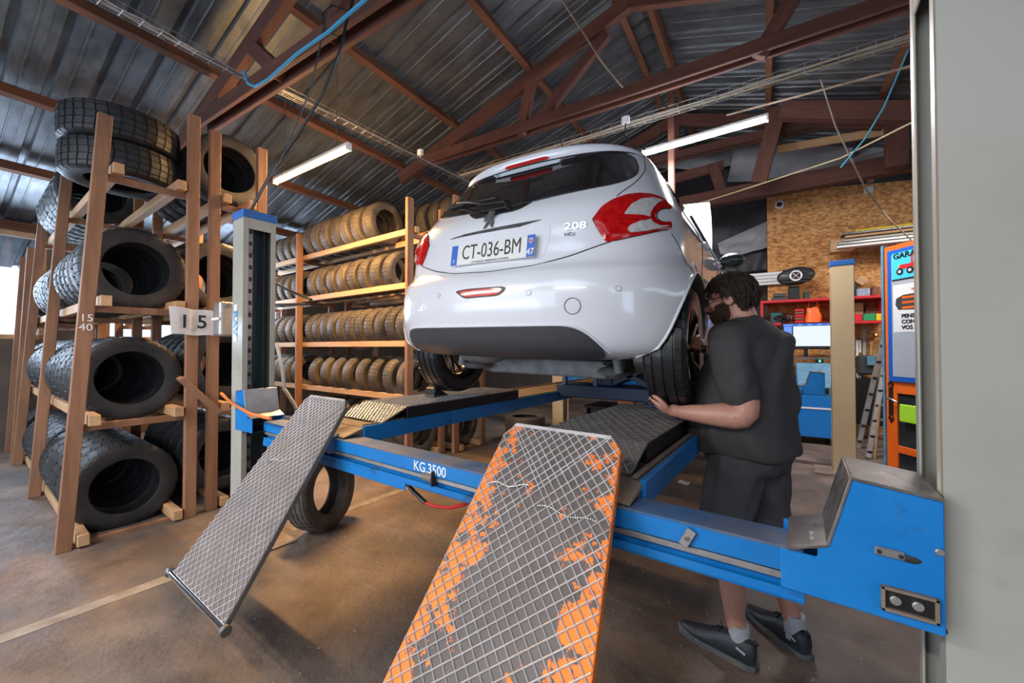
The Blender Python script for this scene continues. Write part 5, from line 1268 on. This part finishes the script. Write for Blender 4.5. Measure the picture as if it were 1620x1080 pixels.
M['ledr']=mat('red indicator',(.2,.0,.0),.4,emit=((1,.15,.05),5)); q=bthing('indicator_lamp','tiny red indicator lamp glowing below the red shelf','lamp',1386,529,8.15); MB().ell((0,0,0),(.014,.014,.014),10,8).build('lamp_dot','ledr',q); MB().b2((-.02,.0,-.02),(.02,.08,.02)).build('lamp_base','black',q)
strand_('broom','broom leaning behind the ladder beside the orange door','broom',[W(atb(1392,640,y=6.6)),W((atb(1384,716,y=6.6).x,6.6,0.0))],.015,'woodpale')
strand_('batten','thin pale slat standing under the red shelf near the ladder','batten',[wp(1379,540,8.1),wp(1377,575,8.1)],.014,'woodpale')
# pallet jack, blue
t=thing('pallet_jack','blue pallet jack on the floor behind the ladder','jack',at(1362,695,z=0)+Vector((.25,1.0,0))); MB().b2((-.35,-.1,.03),(.25,.05,.10)).build('fork','bluem',t,bevel=.01); MB().b2((-.35,.25,.03),(.25,.4,.10)).build('fork','bluem',t,bevel=.01); MB().b2((.2,-.1,.03),(.35,.4,.38)).build('pump_housing','bluem',t,bevel=.02); MB().tube([(.3,.15,.3),(.4,.15,1.1)],.02,8).build('handle_bar','bluem',t)
# ladder
M['alu']=mat('aluminium',(.55,.50,.46),.4,.6,(.42,.38,.35),10)
t=thing('ladder','two-part aluminium ladder leaning beside the orange door','ladder',at(1366,722,z=0)); lo=t.location; 
A0=at(1373,725,z=0.0);A1=at(1404,550,y=7.0+.2); B0=at(1357,708,z=0.0); B1=at(1401,522,y=7.3)
def rail_(a,b,w=.055): m=MB(); m.bar(Vector(a)-lo,Vector(b)-lo,w,.085,(0,1,0)); m.build('stile','alu',t,bevel=.004)
rail_(A0,A1);rail_(B0,B1); off=Vector((.25,.35,0)); rail_(A0+off,A1+off*.9); 
for k in range(7):
    f=.06+k*.135; a=A0.lerp(A1,f)-lo; MB().cyl(a,a+off,.016,8).build('rung','alu',t); 
    for Q in ((A0,A1),(B0,B1)):
        a=Q[0].lerp(Q[1],f)-lo; MB().box(a+Vector((0,-.045,0)),(.045,.012,.030)).build('rung_plug','black',t)
# orange door leaf standing open, seen nearly edge-on
D0=at(1407,766,z=0); dd=Vector((math.sin(_Y),-math.cos(_Y),0)); nn_=Vector((-math.cos(_Y),-math.sin(_Y),0))   # dd: towards the viewer
t=thing('door_leaf','orange door standing open beside the right lift post, hung with a blue notice board','door',D0,math.atan2(dd.y,dd.x)); lz=at(1410,391,y=D0.y).z
# local x = towards viewer, local -y faces left
def D(nm,mt,x0,x1,y0,y1,z0,z1,bv=.004): return MB().b2((x0,y0,z0),(x1,y1,z1)).build(nm,mt,t,bevel=bv)
sgn=1 if (Matrix.Rotation(t.rotation_euler.z,3,'Z')@Vector((0,1,0))).dot(nn_)>0 else -1
Y=lambda a,b:(min(sgn*a,sgn*b),max(sgn*a,sgn*b))
yy_=Y(-.02,.02)
D('stile','orange',0,.115,*yy_,0,lz); D('stile','orange',.75,.87,*yy_,0,lz); D('rail','orange',.115,.75,*yy_,lz-.10,lz); D('rail','orange',.115,.75,*yy_,0,.14); D('rail','orange',.115,.75,*yy_,.35,.42); D('rail','orange',.115,.75,*yy_,.93,1.05)
M['glassk']=mat('dark door glass',(.02,.025,.03),.1,coat=1)
D('door_pane','glassk',.115,.75,*Y(-.004,.004),.14,.35,0); D('door_pane','glassk',.115,.75,*Y(-.004,.004),.42,.93,0); D('door_pane','glassk',.115,.75,*Y(-.004,.004),1.05,lz-.1,0)
D('frame_edge','bluem2',-.03,.0,*Y(-.03,.03),0,lz+.02)
z_=lambda py,x=.1:at(1420,py,y=(D0+dd*x).y).z
nz0=z_(603);nz1=z_(396); bo=D('notice_board','eu',.05,.80,*Y(.022,.04),nz0,nz1,.003); bo=D('notice_ground','cableg',.10,.76,*Y(.040,.043),nz0+.05,nz1-.05,0)
def dframe(x,z,o=.046): return frame((x,sgn*o,z),(1,0,0),(0,0,1)) if sgn<0 else frame((x,sgn*o,z),(1,0,0),(0,0,1))
M['sky']=mat('poster cyan',(.05,.62,.80),.5); zt_=z_(402); zb_=z_(443)
D('poster','sky',.11,.62,*Y(.043,.045),zb_,zt_,0); D('poster_rule','black',.11,.62,*Y(.0432,.046),zb_-.015,zb_,0)
def dtext(s,x,z,size,mt,**k):
    # reads left to right as seen from the left side
    xa=Vector((1,0,0)); up_=Vector((0,0,1)); f=frame((x,sgn*.048,z),xa,up_)
    if (xa.cross(up_)).y*sgn<0: pass
    return text('poster_lettering',s,size,f,mt,t,**k)
dtext('GARAGE',.125,zt_-.035,.075,'black',align='LEFT',xs=1.1,bold=.002)
zc=(zb_+zt_)/2-.03
for n_,mt,x0,x1,za,zb2 in (('poster_bonnet','red',.18,.36,zc-.01,zc+.035),('poster_cab','red',.30,.50,zc+.035,zc+.12),('poster_body','red',.34,.58,zc-.01,zc+.04),('poster_window','sky',.32,.385,zc+.045,zc+.105),('poster_window','sky',.40,.47,zc+.045,zc+.105),('poster_headlamp','yellow',.175,.19,zc+.015,zc+.035)): D(n_,mt,x0,x1,*Y(.0455,.047 if 'window' not in n_ and 'lamp' not in n_ else .048),za,zb2,0)
for x in (.19,.29,.52):
    MB().cyl((x,sgn*.047,zc-.03),(x,sgn*.049,zc-.03),.033,18).build('poster_tyre','black',t); MB().cyl((x,sgn*.049,zc-.03),(x,sgn*.050,zc-.03),.015,14).build('poster_hub','white',t)
za_=z_(452);zc_=z_(526); D('poster','white',.115,.65,*Y(.043,.045),zc_,za_,0)
m=MB(); m.prism([(.14,zc_+.27),(.17,zc_+.22),(.5,zc_+.20),(.5,zc_+.37),(.22,zc_+.36),(.15,zc_+.33)],*Y(.0452,.047)); m.build('poster_picture','blackmat',t)
for k in range(3): D('poster_stripe','orange',.21,.48,*Y(.0465,.048),zc_+.225+.05*k,zc_+.245+.05*k,0)
for k,s_t in enumerate(('PENSEZ A','CONTROLER','VOS PNEUS')): dtext(s_t,.20,zc_+.155-.055*k,.05,'black',align='LEFT',xs=1.15,bold=.0015)
dtext('PROMO',.30,za_-.06,.03,'redrub',align='LEFT')
# ironwork lock plate and handle
zl=z_(635,.08); D('lock_plate','black',.035,.075,*Y(.02,.03),zl-.14,zl+.14,.002)
for s2 in (1,-1):
    for q in (1,-1): MB().tube([(.055+q*(.006+.018*math.sin(a*PI/6)),sgn*.026,zl+s2*(.145+.022*a/3)) for a in range(7)],.005,6).build('scroll','black',t)
    m=MB(); m.prism([(.055,zl+s2*.215),(.040,zl+s2*.185),(.055,zl+s2*.165),(.070,zl+s2*.185)],*Y(.02,.028)); m.build('finial','black',t)
MB().tube([(.055,sgn*.02,zl+.03),(.055,sgn*.07,zl+.03),(.12,sgn*.075,zl+.025),(.16,sgn*.07,zl+.005)],.009,8).build('handle','steel',t,smooth=True)
hv=D('hi_vis_cloth','yellow',.16,.45,*Y(.03,.05),z_(668,.3),z_(640,.3),.008); hv.data.materials[0]=mat('fluorescent cloth',(.45,.85,.03),.7)
# boards on the wall bracket
t=bthing('board_stack','stack of grey boards on a wall bracket with a yellow strip on top','boards',1385,372,7.6)
s=6.4/634.25; rr_=random.Random(4)
for k in range(5):
    L=1.05-.03*k+rr_.uniform(-.05,.05); MB().box((.12+rr_.uniform(-.06,.06),.1+rr_.uniform(-.03,.03),-.12+.045*k),(L,.28,.032)).build('board',['white','galv','cream','woodpale','steel'][k],t,bevel=.004)
MB().box((.22,.1,.115),(.85,.05,.03)).build('yellow_strip','yellow',t,bevel=.004)
MB().bar((.55,.4,-.25),(.75,-.1,.22),.06,.10).build('bracket_arm','wood',t,bevel=.004); MB().b2((-.50,.05,-.17),(-.28,.3,.02)).build('end_block','woodpale',t,bevel=.004)
MB().b2((-.2,.1,-.17),(.6,.15,-.13)).build('bracket_bar','wood',t,bevel=.004); MB().b2((-.2,.12,-.15),(-.15,.62,-.11)).build('bracket_bar','wood',t); MB().b2((.4,.12,-.15),(.45,.62,-.11)).build('bracket_bar','wood',t)
# dome camera and junction plate
q=bthing('security_camera','round white dome camera on the upper left of the chipboard wall','camera',1233,324,8.2); MB().cyl((0,.04,0),(0,-.03,0),.068,28).build('ring','white',q,smooth=.5); MB().ell((0,-.03,0),(.042,.03,.042),20,12).build('dome','black',q,smooth=True)
q=bthing('cable_plate','small white plate on the top edge of the chipboard wall','plate',1374,300,8.2); MB().box((0,0,0),(.11,.03,.10)).build('plate_body','white',q,bevel=.006)
for px,py,l in ((1220,312,'short pale block at the top left corner of the chipboard wall'),(1378,285,'short pale block holding the chipboard wall to the reddish beam')):
    single('wood_block',l,'wood','woodpale',px-5,py-14,px+5,py+2,8.15,.09)
# ================= under the car and on the floor =================
t=thing('jack_beam','dark blue jacking beam slung between the two runways under the car','jack',(-1.45,3.6,.93))
M['navy']=mat('dark blue paint',(.008,.035,.10),.45)
MB().b2((-.50,-.16,-.02),(.48,.16,.10)).build('beam','navy',t,bevel=.01); MB().b2((-.35,-.14,.22),(.10,.14,.38)).build('ram_housing','navy',t,bevel=.02)
for a,b_ in (((.0,-.10,.10),(.42,-.10,.30)),((.42,-.10,.10),(.0,-.10,.30)),((.0,.10,.10),(.42,.10,.30)),((.42,.10,.10),(.0,.10,.30))): m=MB(); m.bar(a,b_,.03,.05); m.build('scissor_arm','navy',t,bevel=.004)
MB().b2((-.02,-.14,.29),(.62,.14,.33)).build('saddle','woodpale',t,bevel=.006); MB().b2((-.06,-.13,.10),(.06,.13,.22)).build('support','navy',t,bevel=.01)
for x in (-.42,-.1): MB().b2((x,-.18,.10),(x+.04,-.14,.20)).build('stop','bluetop',t,bevel=.003)
o=MB().ell((0,0,0),(.08,.05,.035),18,10).build('rag','red',smooth=True); o.location=(-1.30,3.50,1.30); tag(o,'red rag lying on the jacking beam under the car','cloth'); o.location=(-1.25,3.52,1.295)
# tool trolley beyond the right runway
p0=at(990,640,y=4.55); t=thing('tool_trolley','dark tool trolley beyond the right runway under the car','trolley',(p0.x,4.6,0)); zc=p0.z
MB().b2((-.45,-.2,zc-.06),(.30,.25,zc-.02)).build('tray','darkmetal',t,bevel=.006); MB().b2((-.45,-.2,.14),(.30,.25,.18)).build('tray','darkmetal',t,bevel=.006); MB().b2((-.43,-.15,.18),(.26,.22,zc-.06)).build('drawers','black',t,bevel=.006)
for x in (-.42,.27):
    for y in (-.18,.22): MB().cyl((x,y,.0),(x,y,zc-.06),.014,8).build('leg','black',t)
def ontrol(nm,label,cat,mt,px0,px1,h,z=None,y=4.5,dep=.12):
    a=at(px0,640,y=y);b_=at(px1,640,y=y); zz=(zc-.02) if z is None else z; o=MB().b2((a.x,y-dep/2,zz),(b_.x,y+dep/2,zz+h)).build(nm,mt,None,bevel=.008); return tag(o,label,cat)
ontrol('wood_block','reddish wooden block on the tool trolley under the blue box','wood','wood',980,1006,.085)
ontrol('box','bright blue box on a wooden block on the tool trolley','box','bluem',980,1008,.075,zc+.067)
M['greenf']=mat('fluorescent green plastic',(.03,.85,.05),.4)
o=MB().tube([(-.11,0,0),(-.06,0,0),(.0,0,0),(.05,0,0),(.05,0,0),(.13,0,0)],[.006,.018,.024,.034,.034,.034],14).build('bottle','greenf',smooth=.6); o.location=(at(990,611,y=4.5).x,4.5,zc+.067+.075+.033); tag(o,'fluorescent green bottle lying on the blue box','bottle')
t=thing('spring_clamp','blue steel coil tool standing on the right runway plate behind the wheel','tool',(-.72,2.42,1.03)); m=MB(); m.tube([(.022*math.cos(a*.6),a*.0016-.02,.03+.022*math.sin(a*.6)) for a in range(50)],.004,6); m.build('coil','steel',t,smooth=True); MB().b2((-.04,-.03,0),(.09,.05,.012)).build('base','navy',t,bevel=.002)
# floor markings, ring, fallen things
M['linepaint']=mat('worn yellow paint',(.34,.30,.25),.7,0,(.20,.15,.11),9,.5,.2,40)
for k,(y0,y1,x0) in enumerate(((-.1,.80,-3.13),(1.5,2.75,-3.20))):
    o=MB().b2((x0,y0,.0005),(x0+.09,y1,.002)).build('floor_marking','linepaint'); tag(o,['faint worn yellow floor line at the lower left','faint worn yellow floor line running under the front crossbeam'][k],'floor marking')
pp=at(1082,763,z=.006); m=MB(); m.tube([(pp.x+.05*math.cos(a*PI/10),pp.y+.035*math.sin(a*PI/10),.008+.004*math.sin(a)) for a in range(20)],.007,6,closed=True); tag(m.build('cable_ring','white',smooth=True),'small pale ring lying on the floor beside the right runway','ring')
pp=at(1290,985,z=0)
# crumbs of rubber and grit
rr_=random.Random(12); m=MB()
for k in range(420):
    x=rr_.uniform(-3,1.0);y=rr_.uniform(.7,4.0); s=rr_.uniform(.001,.0035); m.box((x,y,s*.5),(s*2,s*1.3,s),(0,0,rr_.uniform(0,3)))
o=m.build('grit','cableg'); tag(o,'pale grit scattered over the concrete floor','grit',kind='stuff')
